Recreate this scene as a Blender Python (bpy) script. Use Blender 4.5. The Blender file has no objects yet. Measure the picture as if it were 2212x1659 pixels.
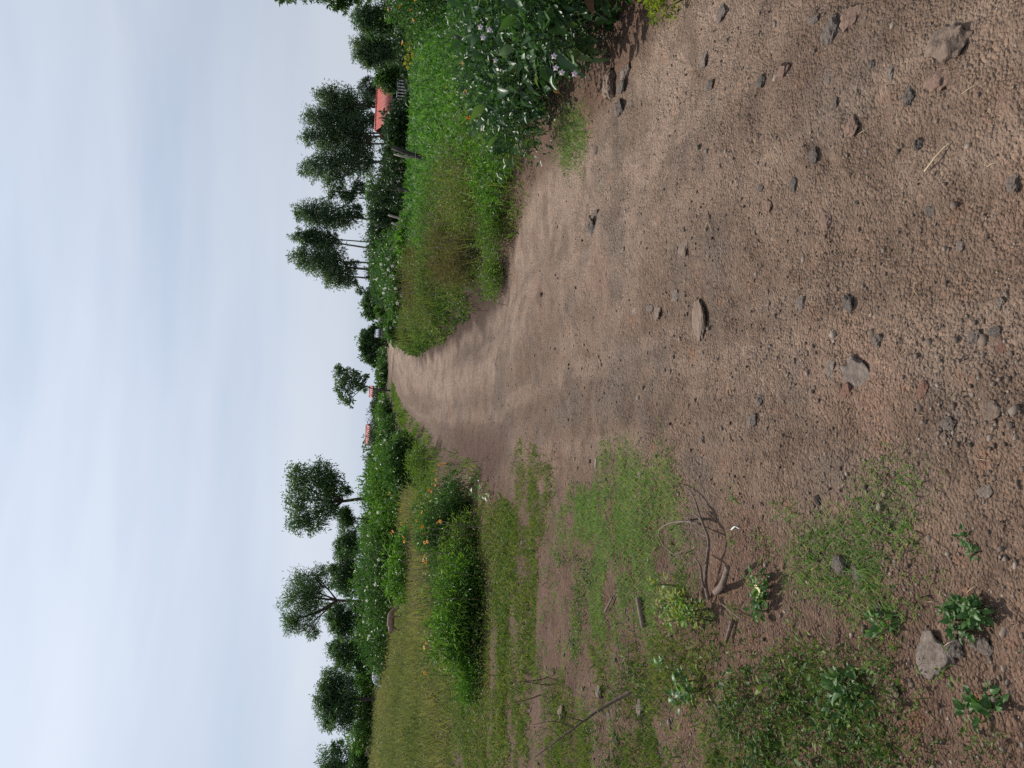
import bpy, math, random
import numpy as np
from mathutils import Vector, Matrix

rng = np.random.default_rng(7)
random.seed(7)
sc = bpy.context.scene
col = sc.collection

# ------------------------------------------------------------------ camera
PITCH, ROLL, FPX, CAMH = math.radians(9.94), math.radians(3.0), 1661.0, 1.55
c_f = np.array([0, math.cos(PITCH), -math.sin(PITCH)])
_r0 = np.array([1.0, 0, 0]); _u0 = np.array([0, math.sin(PITCH), math.cos(PITCH)])
c_u = _u0 * math.cos(ROLL) - _r0 * math.sin(ROLL)
c_r = _r0 * math.cos(ROLL) + _u0 * math.sin(ROLL)
cam_d = bpy.data.cameras.new('camera'); cam = bpy.data.objects.new('camera', cam_d); col.objects.link(cam)
cam_d.sensor_fit = 'HORIZONTAL'; cam_d.sensor_width = 36; cam_d.lens = 36 * FPX / 2212
cam_d.clip_start = 0.05; cam_d.clip_end = 9000
M = Matrix.Identity(4)
for i in range(3):                       # the phone was held upright but the picture lies on its side
    M[i][0], M[i][1], M[i][2] = -c_u[i], c_r[i], -c_f[i]
M[2][3] = CAMH
cam.matrix_world = M
sc.camera = cam

# ------------------------------------------------------------------ sky and sun
SUN_EL, SUN_AZ = math.radians(50), math.radians(-24)
world = bpy.data.worlds.new('World'); sc.world = world; world.use_nodes = True
nt = world.node_tree; nt.nodes.clear()
def N(t, k, **kw):
    n = t.nodes.new(k)
    for a, b in kw.items(): setattr(n, a, b)
    return n
out = N(nt, 'ShaderNodeOutputWorld'); bg = N(nt, 'ShaderNodeBackground'); bg.inputs[1].default_value = 0.088
sky = N(nt, 'ShaderNodeTexSky'); sky.sky_type = 'NISHITA'; sky.sun_disc = False
sky.sun_elevation = SUN_EL; sky.sun_rotation = SUN_AZ; sky.altitude = 1500; sky.air_density = 1.0; sky.dust_density = 1.5
tc = N(nt, 'ShaderNodeTexCoord')
mp = N(nt, 'ShaderNodeMapping'); mp.inputs['Scale'].default_value = (0.8, 0.8, 5.0); mp.inputs['Rotation'].default_value = (math.radians(4), math.radians(3), 0)
nt.links.new(tc.outputs['Generated'], mp.inputs[0])
n1 = N(nt, 'ShaderNodeTexNoise'); n1.inputs['Scale'].default_value = 1.9; n1.inputs['Detail'].default_value = 6; n1.inputs['Roughness'].default_value = 0.5
nt.links.new(mp.outputs[0], n1.inputs[0])
rp = N(nt, 'ShaderNodeValToRGB'); rp.color_ramp.elements[0].position = 0.30; rp.color_ramp.elements[0].color = (0.74, 0.74, 0.74, 1)
rp.color_ramp.elements[1].position = 0.5; rp.color_ramp.elements[1].color = (0.97, 0.97, 0.97, 1)
nt.links.new(n1.outputs[0], rp.inputs[0])
n2 = N(nt, 'ShaderNodeTexNoise'); n2.inputs['Scale'].default_value = 1.3; n2.inputs['Detail'].default_value = 4
nt.links.new(mp.outputs[0], n2.inputs[0])
cr = N(nt, 'ShaderNodeValToRGB')
cr.color_ramp.elements[0].position = 0.36; cr.color_ramp.elements[0].color = (5.8, 6.7, 8.1, 1)
cr.color_ramp.elements[1].position = 0.64; cr.color_ramp.elements[1].color = (7.2, 7.8, 8.9, 1)
nt.links.new(n2.outputs[0], cr.inputs[0])
# thin cloud glows towards the sun
vn = N(nt, 'ShaderNodeVectorMath', operation='NORMALIZE'); nt.links.new(tc.outputs['Generated'], vn.inputs[0])
dp = N(nt, 'ShaderNodeVectorMath', operation='DOT_PRODUCT'); nt.links.new(vn.outputs[0], dp.inputs[0])
dp.inputs[1].default_value = (math.sin(SUN_AZ) * math.cos(SUN_EL), math.cos(SUN_AZ) * math.cos(SUN_EL), math.sin(SUN_EL))
mr = N(nt, 'ShaderNodeMapRange'); mr.interpolation_type = 'SMOOTHSTEP'; mr.inputs[1].default_value = 0.45; mr.inputs[2].default_value = 1.0; mr.inputs[3].default_value = 0.88; mr.inputs[4].default_value = 1.26
nt.links.new(dp.outputs['Value'], mr.inputs[0])
glow = N(nt, 'ShaderNodeVectorMath', operation='SCALE'); nt.links.new(cr.outputs[0], glow.inputs[0]); nt.links.new(mr.outputs[0], glow.inputs[3])
mx = N(nt, 'ShaderNodeMix', data_type='RGBA')
nt.links.new(rp.outputs[0], mx.inputs[0]); nt.links.new(sky.outputs[0], mx.inputs[6]); nt.links.new(glow.outputs[0], mx.inputs[7])
nt.links.new(mx.outputs[2], bg.inputs[0]); nt.links.new(bg.outputs[0], out.inputs[0])

sd = bpy.data.lights.new('sun', 'SUN'); sd.energy = 5.0; sd.angle = math.radians(0.53); sd.color = (1.0, 0.95, 0.87)
sun = bpy.data.objects.new('sun', sd); col.objects.link(sun)
sv = Vector((math.sin(SUN_AZ) * math.cos(SUN_EL), math.cos(SUN_AZ) * math.cos(SUN_EL), math.sin(SUN_EL)))
sun.rotation_euler = sv.to_track_quat('Z', 'Y').to_euler(); sun.location = sv * 60
sc.view_settings.view_transform = 'Standard'; sc.view_settings.look = 'None'
sc.view_settings.exposure = 0.08; sc.view_settings.gamma = 1.0; sc.view_settings.use_curve_mapping = False
sc.cycles.use_denoising = False; sc.cycles.max_bounces = 6; sc.cycles.transmission_bounces = 4; sc.cycles.diffuse_bounces = 3; sc.cycles.glossy_bounces = 2

# ------------------------------------------------------------------ noise and layout helpers
def _h(ix, iy, s):
    n = (ix.astype(np.int64) * 374761393 + iy.astype(np.int64) * 668265263 + s * 982451653) & 0x7fffffff
    n = ((n ^ (n >> 13)) * 1274126177) & 0x7fffffff
    n = n ^ (n >> 16)
    return (n & 0xffff) / 65535.0
def vnoise(x, y, s=0):
    x = np.asarray(x, float); y = np.asarray(y, float)
    ix = np.floor(x); iy = np.floor(y); fx = x - ix; fy = y - iy
    fx = fx * fx * fx * (fx * (fx * 6 - 15) + 10); fy = fy * fy * fy * (fy * (fy * 6 - 15) + 10)
    a = _h(ix, iy, s); b = _h(ix + 1, iy, s); c = _h(ix, iy + 1, s); d = _h(ix + 1, iy + 1, s)
    return (a + (b - a) * fx) * (1 - fy) + (c + (d - c) * fx) * fy
def fbm(x, y, f=1.0, o=4, s=0, g=0.5):
    t = 0; a = 1; n = 0
    for i in range(o):
        t = t + a * (vnoise(x * f + 13.7 * i, y * f - 7.1 * i, s + i) - 0.5); n += a; a *= g; f *= 2.03
    return t / n * 2          # about -1 .. 1
def sst(a, b, v):
    t = np.clip((v - a) / (b - a), 0, 1); return t * t * (3 - 2 * t)

RY = np.array([-8, 0, 4.1, 4.7, 5.5, 7.2, 8.3, 9.5, 11.5, 14.7, 18.6, 32, 51, 108, 160, 400, 3000.])
RX = np.array([2.6, 2.35, 2.2, 2.0, 1.95, 2.15, 2.15, 1.95, 1.45, 1.22, .95, .97, 2.06, 6.5, 11, 34, 300.])
LY = np.array([-8, 1.6, 2, 3.7, 5.2, 9.4, 12.7, 17, 29, 42, 78, 126, 160, 400, 3000.])
LX = np.array([-.1, -.13, -.17, -.35, -.49, -.93, -1.3, -1.43, -1.52, -1.35, .75, 5.0, 8.3, 31, 297.])
def smooth_interp(y, a, b):
    return (np.interp(y - 0.06 * np.abs(y), a, b) + 2 * np.interp(y, a, b) + np.interp(y + 0.06 * np.abs(y), a, b)) / 4
def xr(y): y = np.asarray(y, float); return smooth_interp(y, RY, RX) + 0.10 * fbm(y, y * 0, 0.8, 3, 41)
def xl(y): y = np.asarray(y, float); return smooth_interp(y, LY, LX) + 0.10 * fbm(y, y * 0, 0.9, 3, 43)

def H(x, y):
    x = np.asarray(x, float); y = np.asarray(y, float)
    a, b = xl(y), xr(y)
    t = (x - a) / (b - a)
    h = 0.035 * fbm(x, y, 0.45, 2, 1) * sst(400, 60, y)
    h = h - 0.22 * np.exp(-((y - 12.5) / 3.2) ** 2) + 0.30 * sst(22, 60, y) * sst(3000, 300, y) * sst(b + 5, b + 1, x) - 0.12 * sst(b + 1.5, b + 6, x) * sst(6, 12, y)
    near = sst(60, 20, y)
    road = sst(-0.15, 0.1, t) * sst(1.15, 0.9, t)
    h = h + near * (0.026 * fbm(x, y, 2.6, 3, 5) + 0.013 * fbm(x, y, 10, 3, 9) + 0.006 * fbm(x, y, 31, 2, 10) * sst(9, 5, y))
    lump = fbm(x, y, 6.5, 3, 15)
    h = h + near * road * (0.035 * np.clip(lump - 0.22, 0, 1) - 0.035 * np.clip(-lump - 0.3, 0, 1))
    h = h - near * road * 0.045 * (np.exp(-((t - 0.3) / 0.13) ** 2) + np.exp(-((t - 0.78) / 0.12) ** 2))
    # banks: the road is cut in between ten and thirty metres ahead
    cut = sst(9, 12, y) * sst(60, 25, y)
    h = h + (0.10 + 0.20 * cut) * sst(b - 0.02, b + 0.5 - 0.2 * cut, x)
    h = h + (0.02 + 0.16 * cut) * sst(a + 0.05, a - 0.6, x)
    h = h + 0.10 * sst(b + 0.4, b + 1.6, x) * sst(3, 5, y)
    # left: a worn side track and clumpy ground
    tx = np.interp(y, [4, 6, 8, 10], [-5.2, -3.0, -2.0, -1.2])
    h = h - near * 0.05 * np.exp(-((y - np.interp(x, [-12, -5, -3, -1.5], [5.8, 6.2, 6.9, 7.6])) / 0.35) ** 2) * sst(-0.8, -1.6, x)
    left = sst(a - 0.1, a - 0.8, x)
    h = h + near * left * (0.035 * fbm(x, y, 1.7, 3, 21) + 0.012 * fbm(x, y, 7, 2, 23))
    return h

def ray(X, Y):
    return c_f + (-(X - 1106) / FPX) * c_u + ((829.5 - Y) / FPX) * c_r
def P(X, Y, z=0.0):
    """where the sight line of a photo point meets a height z above the ground"""
    d = ray(X, Y); g = 0.0
    for _ in range(6):
        t = (g + z - CAMH) / d[2]; p = d * t; g = float(H(p[0], p[1]))
    return np.array([p[0], p[1], g + z])
def AT(X, Y, dist):
    d = ray(X, Y); return d * (dist / d[1]) + np.array([0, 0, CAMH])
def proj(x, y, z):
    vx, vy, vz = x, y, z - CAMH
    de = np.maximum(vy * c_f[1] + vz * c_f[2], 1e-3)
    return 1106 - FPX * (vx * c_u[0] + vy * c_u[1] + vz * c_u[2]) / de, 829.5 - FPX * (vx * c_r[0] + vy * c_r[1] + vz * c_r[2]) / de
def inpoly(px, py, poly):
    r = np.zeros(px.shape, bool); n = len(poly)
    for i in range(n):
        (x0, y0), (x1, y1) = poly[i], poly[(i + 1) % n]
        if y0 == y1: continue
        c = ((y0 > py) != (y1 > py)) & (px < (x1 - x0) * (py - y0) / (y1 - y0) + x0)
        r ^= c
    return r
def norm(v): return v / np.maximum(np.linalg.norm(v, axis=-1, keepdims=True), 1e-9)

# ------------------------------------------------------------------ materials
def new_mat(name):
    m = bpy.data.materials.new(name); m.use_nodes = True; m.node_tree.nodes.clear(); return m, m.node_tree
def ramp(t, cols, pos=None):
    r = N(t, 'ShaderNodeValToRGB'); e = r.color_ramp.elements
    while len(e) < len(cols): e.new(0.5)
    for i, c in enumerate(cols):
        e[i].position = i / (len(cols) - 1) if pos is None else pos[i]; e[i].color = (*c, 1)
    return r
def leafmat(name, cols, trans=0.3, rough=0.45, spec=0.4, pos=None, tgain=(1.25, 1.35, 0.7)):
    m, t = new_mat(name)
    o = N(t, 'ShaderNodeOutputMaterial'); b = N(t, 'ShaderNodeBsdfPrincipled'); tr = N(t, 'ShaderNodeBsdfTranslucent'); mix = N(t, 'ShaderNodeMixShader')
    at = N(t, 'ShaderNodeAttribute'); at.attribute_name = 'tint'
    oi = N(t, 'ShaderNodeObjectInfo'); ad = N(t, 'ShaderNodeMath', operation='MULTIPLY_ADD')
    t.links.new(oi.outputs['Random'], ad.inputs[0]); ad.inputs[1].default_value = 0.12; t.links.new(at.outputs['Fac'], ad.inputs[2])
    r = ramp(t, cols, pos); t.links.new(ad.outputs[0], r.inputs[0])
    t.links.new(r.outputs[0], b.inputs['Base Color']); b.inputs['Roughness'].default_value = rough; b.inputs['Specular IOR Level'].default_value = spec
    mu = N(t, 'ShaderNodeMix', data_type='RGBA', blend_type='MULTIPLY'); mu.inputs[0].default_value = 1.0
    t.links.new(r.outputs[0], mu.inputs[6]); mu.inputs[7].default_value = (*tgain, 1)
    t.links.new(mu.outputs[2], tr.inputs[0]); mix.inputs[0].default_value = trans
    t.links.new(b.outputs[0], mix.inputs[1]); t.links.new(tr.outputs[0], mix.inputs[2]); t.links.new(mix.outputs[0], o.inputs[0])
    return m
def solid(name, c1, c2, scale=20, rough=0.85, bump=0.3, detail=5, spec=0.25, stretch=(1, 1, 1)):
    m, t = new_mat(name)
    o = N(t, 'ShaderNodeOutputMaterial'); b = N(t, 'ShaderNodeBsdfPrincipled')
    tc = N(t, 'ShaderNodeTexCoord'); mp = N(t, 'ShaderNodeMapping'); mp.inputs['Scale'].default_value = stretch
    t.links.new(tc.outputs['Object'], mp.inputs[0])
    n = N(t, 'ShaderNodeTexNoise'); n.inputs['Scale'].default_value = scale; n.inputs['Detail'].default_value = detail; n.inputs['Roughness'].default_value = 0.65
    t.links.new(mp.outputs[0], n.inputs[0])
    r = ramp(t, [c1, c2], [0.33, 0.67]); t.links.new(n.outputs[0], r.inputs[0]); t.links.new(r.outputs[0], b.inputs['Base Color'])
    b.inputs['Roughness'].default_value = rough; b.inputs['Specular IOR Level'].default_value = spec
    if bump:
        bp = N(t, 'ShaderNodeBump'); bp.inputs['Strength'].default_value = bump; bp.inputs['Distance'].default_value = 0.02
        t.links.new(n.outputs[0], bp.inputs['Height']); t.links.new(bp.outputs[0], b.inputs['Normal'])
    t.links.new(b.outputs[0], o.inputs[0])
    return m
def soil_mat():
    m, t = new_mat('soil')
    o = N(t, 'ShaderNodeOutputMaterial'); b = N(t, 'ShaderNodeBsdfPrincipled'); b.inputs['Roughness'].default_value = 0.95; b.inputs['Specular IOR Level'].default_value = 0.15
    at = N(t, 'ShaderNodeAttribute'); at.attribute_name = 'soil'
    tc = N(t, 'ShaderNodeTexCoord')
    def noise(s, d=4, r=0.6):
        n = N(t, 'ShaderNodeTexNoise'); n.inputs['Scale'].default_value = s; n.inputs['Detail'].default_value = d; n.inputs['Roughness'].default_value = r
        t.links.new(tc.outputs['Object'], n.inputs[0]); return n
    def mixc(fac, a, bb, mode='MIX', f=None):
        k = N(t, 'ShaderNodeMix', data_type='RGBA', blend_type=mode)
        if fac is None: k.inputs[0].default_value = f
        else: t.links.new(fac, k.inputs[0])
        t.links.new(a, k.inputs[6])
        if isinstance(bb, tuple): k.inputs[7].default_value = (*bb, 1)
        else: t.links.new(bb, k.inputs[7])
        return k.outputs[2]
    # grains: small voronoi cells, each with its own shade
    v = N(t, 'ShaderNodeTexVoronoi'); v.inputs['Scale'].default_value = 95; t.links.new(tc.outputs['Object'], v.inputs[0])
    hv = N(t, 'ShaderNodeSeparateColor'); t.links.new(v.outputs['Color'], hv.inputs[0])
    gr = ramp(t, [(0.45, 0.44, 0.43), (0.92, 0.92, 0.92), (1.05, 1.05, 1.05), (1.45, 1.42, 1.4)], [0.0, 0.16, 0.8, 1.0]); t.links.new(hv.outputs[0], gr.inputs[0])
    c = mixc(None, at.outputs['Color'], gr.outputs[0], 'MULTIPLY', 0.62)
    n1 = noise(34, 5, 0.7); r1 = ramp(t, [(0.62, 0.60, 0.58), (1.0, 1.0, 1.0), (1.28, 1.27, 1.25)], [0.3, 0.5, 0.72]); t.links.new(n1.outputs[0], r1.inputs[0])
    c = mixc(None, c, r1.outputs[0], 'MULTIPLY', 0.85)
    n2 = noise(4.2, 5, 0.6); r2 = ramp(t, [(0.78, 0.76, 0.75), (1.0, 1.0, 1.0), (1.16, 1.12, 1.08)], [0.34, 0.5, 0.68]); t.links.new(n2.outputs[0], r2.inputs[0])
    c = mixc(None, c, r2.outputs[0], 'MULTIPLY', 0.9)
    n3 = noise(7.5, 3, 0.5); r3 = ramp(t, [(0, 0, 0), (0, 0, 0), (1, 1, 1)], [0, 0.62, 0.74]); t.links.new(n3.outputs[0], r3.inputs[0])
    c = mixc(r3.outputs[0], c, mixc(None, c, (1.22, 0.98, 0.86), 'MULTIPLY', 0.8))
    t.links.new(c, b.inputs['Base Color'])
    # relief: grains over fine lumps
    n4 = noise(150, 3, 0.6); n5 = noise(28, 4, 0.6)
    a1 = N(t, 'ShaderNodeMath', operation='MULTIPLY_ADD'); t.links.new(n4.outputs[0], a1.inputs[0]); a1.inputs[1].default_value = 0.25; t.links.new(n5.outputs[0], a1.inputs[2])
    a2 = N(t, 'ShaderNodeMath', operation='MULTIPLY_ADD'); t.links.new(v.outputs['Distance'], a2.inputs[0]); a2.inputs[1].default_value = -0.35; t.links.new(a1.outputs[0], a2.inputs[2])
    bp = N(t, 'ShaderNodeBump'); bp.inputs['Strength'].default_value = 1.0; bp.inputs['Distance'].default_value = 0.032
    t.links.new(a2.outputs[0], bp.inputs['Height']); t.links.new(bp.outputs[0], b.inputs['Normal'])
    t.links.new(b.outputs[0], o.inputs[0])
    return m

M_SOIL = soil_mat()
G = leafmat
M_TURF = G('turf', [(.055, .115, .03), (.14, .235, .065), (.235, .31, .11), (.36, .33, .19)], 0.3, 0.5, 0.35, [0, .45, .8, 1])
M_OLIVE = G('olive_weed', [(.03, .07, .014), (.095, .145, .03), (.165, .19, .055), (.20, .155, .08)], 0.35, 0.6, 0.2, [0, .45, .8, 1])
M_STRAW = G('field_grass', [(.055, .085, .026), (.13, .15, .055), (.20, .195, .085), (.225, .19, .10)], 0.35, 0.6, 0.2, [0, .45, .8, 1])
M_LIME = G('lime_weed', [(.035, .08, .012), (.09, .16, .025), (.16, .22, .045)], 0.4, 0.5, 0.3)
M_CROP = G('crop_leaf', [(.014, .05, .008), (.05, .14, .02), (.11, .22, .04)], 0.38, 0.55, 0.2)
M_BROAD = G('broad_leaf', [(.014, .045, .014), (.032, .085, .024), (.07, .14, .04), (.13, .19, .06)], 0.3, 0.42, 0.4, [0, .5, .85, 1])
M_BUSH = G('bush_leaf', [(.02, .058, .013), (.05, .12, .025), (.105, .19, .04)], 0.32, 0.45, 0.3)
M_BRIGHT = G('bright_bush_leaf', [(.025, .075, .01), (.07, .165, .02), (.15, .26, .04)], 0.38, 0.5, 0.25)
M_GUM = G('gum_leaf', [(.03, .07, .034), (.068, .125, .058), (.12, .18, .078), (.17, .155, .065)], 0.38, 0.4, 0.4, [0, .5, .88, 1])
M_DARK = G('hedge_leaf', [(.010, .028, .010), (.024, .056, .016), (.05, .09, .025)], 0.22, 0.5, 0.3)
M_DKBUSH = G('dark_tree_leaf', [(.028, .07, .028), (.06, .125, .045), (.105, .175, .06)], 0.38, 0.45, 0.35)
M_GREYTREE = G('grey_needle', [(.05, .075, .06), (.09, .12, .10), (.14, .17, .14)], 0.3, 0.6, 0.2)
M_REDDRY = G('dry_leaf', [(.07, .03, .015), (.12, .055, .025), (.17, .11, .055)], 0.3, 0.6, 0.25)
M_YELLOW = G('yellow_leaf', [(.08, .125, .015), (.15, .20, .025), (.23, .25, .04)], 0.45, 0.55, 0.15)
M_BROWNWEED = G('brown_weed', [(.05, .06, .018), (.10, .095, .035), (.15, .12, .055), (.13, .085, .05)], 0.3, 0.7, 0.1)
M_FLO = G('orange_petal', [(.75, .22, .005), (.85, .35, .01), (.9, .48, .03)], 0.3, 0.5, 0.3)
M_FLP = G('lilac_petal', [(.42, .30, .62), (.62, .50, .75), (.8, .72, .85)], 0.35, 0.5, 0.3)
M_FLW = G('pale_petal', [(.62, .52, .62), (.72, .64, .72), (.82, .80, .82)], 0.35, 0.5, 0.3)
M_FLY = G('yellow_petal', [(.5, .36, .01), (.65, .5, .015), (.75, .6, .03)], 0.3, 0.5, 0.3)
M_FLC = solid('flower_centre', (.03, .012, .006), (.07, .03, .012), 40)
M_BARK = solid('bark', (.035, .026, .02), (.10, .08, .065), 6, 0.9, 0.5, stretch=(4, 4, 1))
M_PALEBARK = solid('pale_bark', (.09, .075, .06), (.20, .17, .14), 4, 0.85, 0.3, stretch=(4, 4, 1))
M_STEM = solid('green_stem', (.06, .08, .03), (.12, .14, .05), 12, 0.6, 0)
M_TWIG = solid('dead_wood', (.075, .05, .038), (.19, .14, .11), 30, 0.85, 0.4, stretch=(2, 2, 1))
M_STRAWSTEM = solid('straw', (.30, .23, .13), (.45, .36, .22), 30, 0.7, 0.1)
M_POST = solid('weathered_post', (.022, .02, .019), (.075, .066, .06), 8, 0.9, 0.5, stretch=(6, 6, 1))
M_PALEPOST = solid('pale_post', (.24, .20, .17), (.42, .36, .31), 8, 0.9, 0.4, stretch=(6, 6, 1))

# ------------------------------------------------------------------ mesh helpers
def tag(o, label=None, cat=None, group=None, kind=None):
    for k, v in (('label', label), ('category', cat), ('group', group), ('kind', kind)):
        if v: o[k] = v
    return o
def empty(name, loc, label, cat, group=None):
    o = bpy.data.objects.new(name, None); col.objects.link(o); o.location = loc; o.empty_display_size = 0.2
    return tag(o, label, cat, group)
class MB:
    """collects triangles with a tint per vertex"""
    def __init__(s): s.v = []; s.f = []; s.t = []; s.n = 0
    def add(s, v, f, tint=0.5):
        v = np.asarray(v, float).reshape(-1, 3); f = np.asarray(f, np.int64).reshape(-1, 3)
        s.v.append(v); s.f.append(f + s.n); s.n += len(v)
        s.t.append(np.broadcast_to(np.asarray(tint, float), (len(v),)))
    def mesh(s, name, mats, origin=(0, 0, 0), smooth=False):
        v = np.concatenate(s.v) - np.asarray(origin, float); f = np.concatenate(s.f); t = np.concatenate(s.t)
        me = bpy.data.meshes.new(name)
        me.vertices.add(len(v)); me.vertices.foreach_set('co', v.astype(np.float32).ravel())
        me.loops.add(len(f) * 3); me.loops.foreach_set('vertex_index', f.astype(np.int32).ravel())
        me.polygons.add(len(f)); me.polygons.foreach_set('loop_start', np.arange(0, len(f) * 3, 3, dtype=np.int32))
        if smooth: me.polygons.foreach_set('use_smooth', np.ones(len(f), bool))
        a = me.attributes.new('tint', 'FLOAT', 'POINT'); a.data.foreach_set('value', t.astype(np.float32))
        me.update(); me.validate()
        me.materials.append(mats)
        return me
    def obj(s, name, mat, parent=None, smooth=False, origin=None):
        loc = np.array(parent.location) if parent is not None else np.zeros(3)
        o = bpy.data.objects.new(name, s.mesh(name, mat, loc if origin is None else origin, smooth)); col.objects.link(o)
        if parent is not None: o.parent = parent
        elif origin is not None: o.location = origin
        return o

# leaf templates along +x, width y, normal z (unit length, unit width)
T_LEAF = (np.array([[0, 0, 0], [.4, -.5, .10], [1, 0, -.12], [.4, .5, .10]]), np.array([[0, 1, 2], [0, 2, 3]]))
T_BLADE = (np.array([[0, -.5, 0], [0, .5, 0], [.5, -.42, .12], [.5, .42, .12], [1, 0, 0]]), np.array([[0, 2, 1], [1, 2, 3], [2, 4, 3]]))
T_ARCH = (np.array([[0, -.3, 0], [0, .3, 0], [.33, -.5, .17], [.33, .5, .17], [.68, -.42, .16], [.68, .42, .16], [1, 0, -.08]]),
          np.array([[0, 2, 1], [1, 2, 3], [2, 4, 3], [3, 4, 5], [4, 6, 5]]))
def _bigleaf(n=6, droop=0.25, fold=0.16, wave=0.03):
    vs = []; fs = []
    for i in range(n + 1):
        u = i / n; w = 0.5 * (math.sin(math.pi * min(1, u * 1.02) ** 0.72) ** 0.85 if 0 < u < 1 else 0)
        z = -droop * u * u; wv = wave * math.sin(u * 9)
        vs += [[u, -w, z + fold * w * 2 + wv], [u, 0, z], [u, w, z + fold * w * 2 - wv]]
    for i in range(n):
        a = i * 3
        fs += [[a, a + 3, a + 4], [a, a + 4, a + 1], [a + 1, a + 4, a + 5], [a + 1, a + 5, a + 2]]
    return np.array(vs), np.array(fs)
T_BIG = _bigleaf()
def scatter(mb, T, pos, axis, nrm, length, width, tint):
    tv, tf = T; n = len(pos)
    if n == 0: return
    ax = norm(axis); side = norm(np.cross(nrm, ax)); up = np.cross(ax, side)
    L = np.broadcast_to(np.asarray(length, float), (n,)); W = np.broadcast_to(np.asarray(width, float), (n,))
    v = pos[:, None, :] + ax[:, None, :] * (tv[None, :, 0:1] * L[:, None, None]) + side[:, None, :] * (tv[None, :, 1:2] * W[:, None, None]) + up[:, None, :] * (tv[None, :, 2:3] * L[:, None, None])
    f = tf[None] + (np.arange(n) * len(tv))[:, None, None]
    mb.add(v.reshape(-1, 3), f.reshape(-1, 3), np.repeat(np.broadcast_to(tint, (n,)), len(tv)))
def rdir(n, up=0.0, flat=1.0):
    v = rng.normal(size=(n, 3)); v[:, 2] *= flat; v[:, 2] += up; return norm(v)
def tube(mb, pts, rad, sides=6, tint=0.5):
    pts = np.asarray(pts, float); k = len(pts); rad = np.broadcast_to(np.asarray(rad, float), (k,))
    V = []; 
    for i in range(k):
        d = norm(pts[min(i + 1, k - 1)] - pts[max(i - 1, 0)]); a = np.cross(d, [0.31, 0.87, 0.39]); a = norm(a); b = np.cross(d, a)
        for j in range(sides):
            w = 2 * math.pi * j / sides; V.append(pts[i] + rad[i] * (math.cos(w) * a + math.sin(w) * b))
    F = []
    for i in range(k - 1):
        for j in range(sides):
            p, q = i * sides + j, i * sides + (j + 1) % sides
            F += [[p, q, q + sides], [p, q + sides, p + sides]]
    V.append(pts[0]); V.append(pts[-1]); a, b = k * sides, k * sides + 1
    for j in range(sides):
        F += [[a, (j + 1) % sides, j], [b, (k - 1) * sides + j, (k - 1) * sides + (j + 1) % sides]]
    mb.add(V, F, tint)
def box(mb, lo, hi, tint=0.5):
    (x0, y0, z0), (x1, y1, z1) = lo, hi
    V = [[x, y, z] for z in (z0, z1) for y in (y0, y1) for x in (x0, x1)]
    F = [[0, 2, 3], [0, 3, 1], [4, 5, 7], [4, 7, 6], [0, 1, 5], [0, 5, 4], [2, 6, 7], [2, 7, 3], [0, 4, 6], [0, 6, 2], [1, 3, 7], [1, 7, 5]]
    mb.add(V, F, tint)
def curve_pts(pts, n=24):
    pts = np.asarray(pts, float); k = len(pts); o = []
    for u in np.linspace(0, k - 1.001, n):
        i = int(u); f = u - i
        p0, p1, p2, p3 = pts[max(i - 1, 0)], pts[i], pts[min(i + 1, k - 1)], pts[min(i + 2, k - 1)]
        o.append(0.5 * ((2 * p1) + (p2 - p0) * f + (2 * p0 - 5 * p1 + 4 * p2 - p3) * f * f + (3 * p1 - p0 - 3 * p2 + p3) * f ** 3))
    return np.array(o)

# ------------------------------------------------------------------ ground and road (one relief, cut along the road's edges)
yn = [-8.0]
while yn[-1] < 1.0: yn.append(yn[-1] + 0.15)
while yn[-1] < 3000: yn.append(yn[-1] + max(0.0118 * yn[-1], 0.013) * (1 if yn[-1] < 40 else 4))
yn = np.array(yn)
def grow(start, g, end):
    o = [0.0]; s = start
    while o[-1] < end: o.append(o[-1] + s); s *= g
    return np.array(o)
offL = grow(0.017, 1.034, 2600); offR = grow(0.017, 1.045, 2600); NR = 124
XL, XR = xl(yn), xr(yn)
cols_ = [XL[:, None] - offL[::-1][None, :-1], XL[:, None] + (XR - XL)[:, None] * np.linspace(0, 1, NR)[None], XR[:, None] + offR[None, 1:]]
GX = np.concatenate(cols_, 1); GY = np.repeat(yn[:, None], GX.shape[1], 1)
GZ = H(GX, GY)
nr, nc = GX.shape
iL = len(offL) - 1; iR = iL + NR - 1
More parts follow.
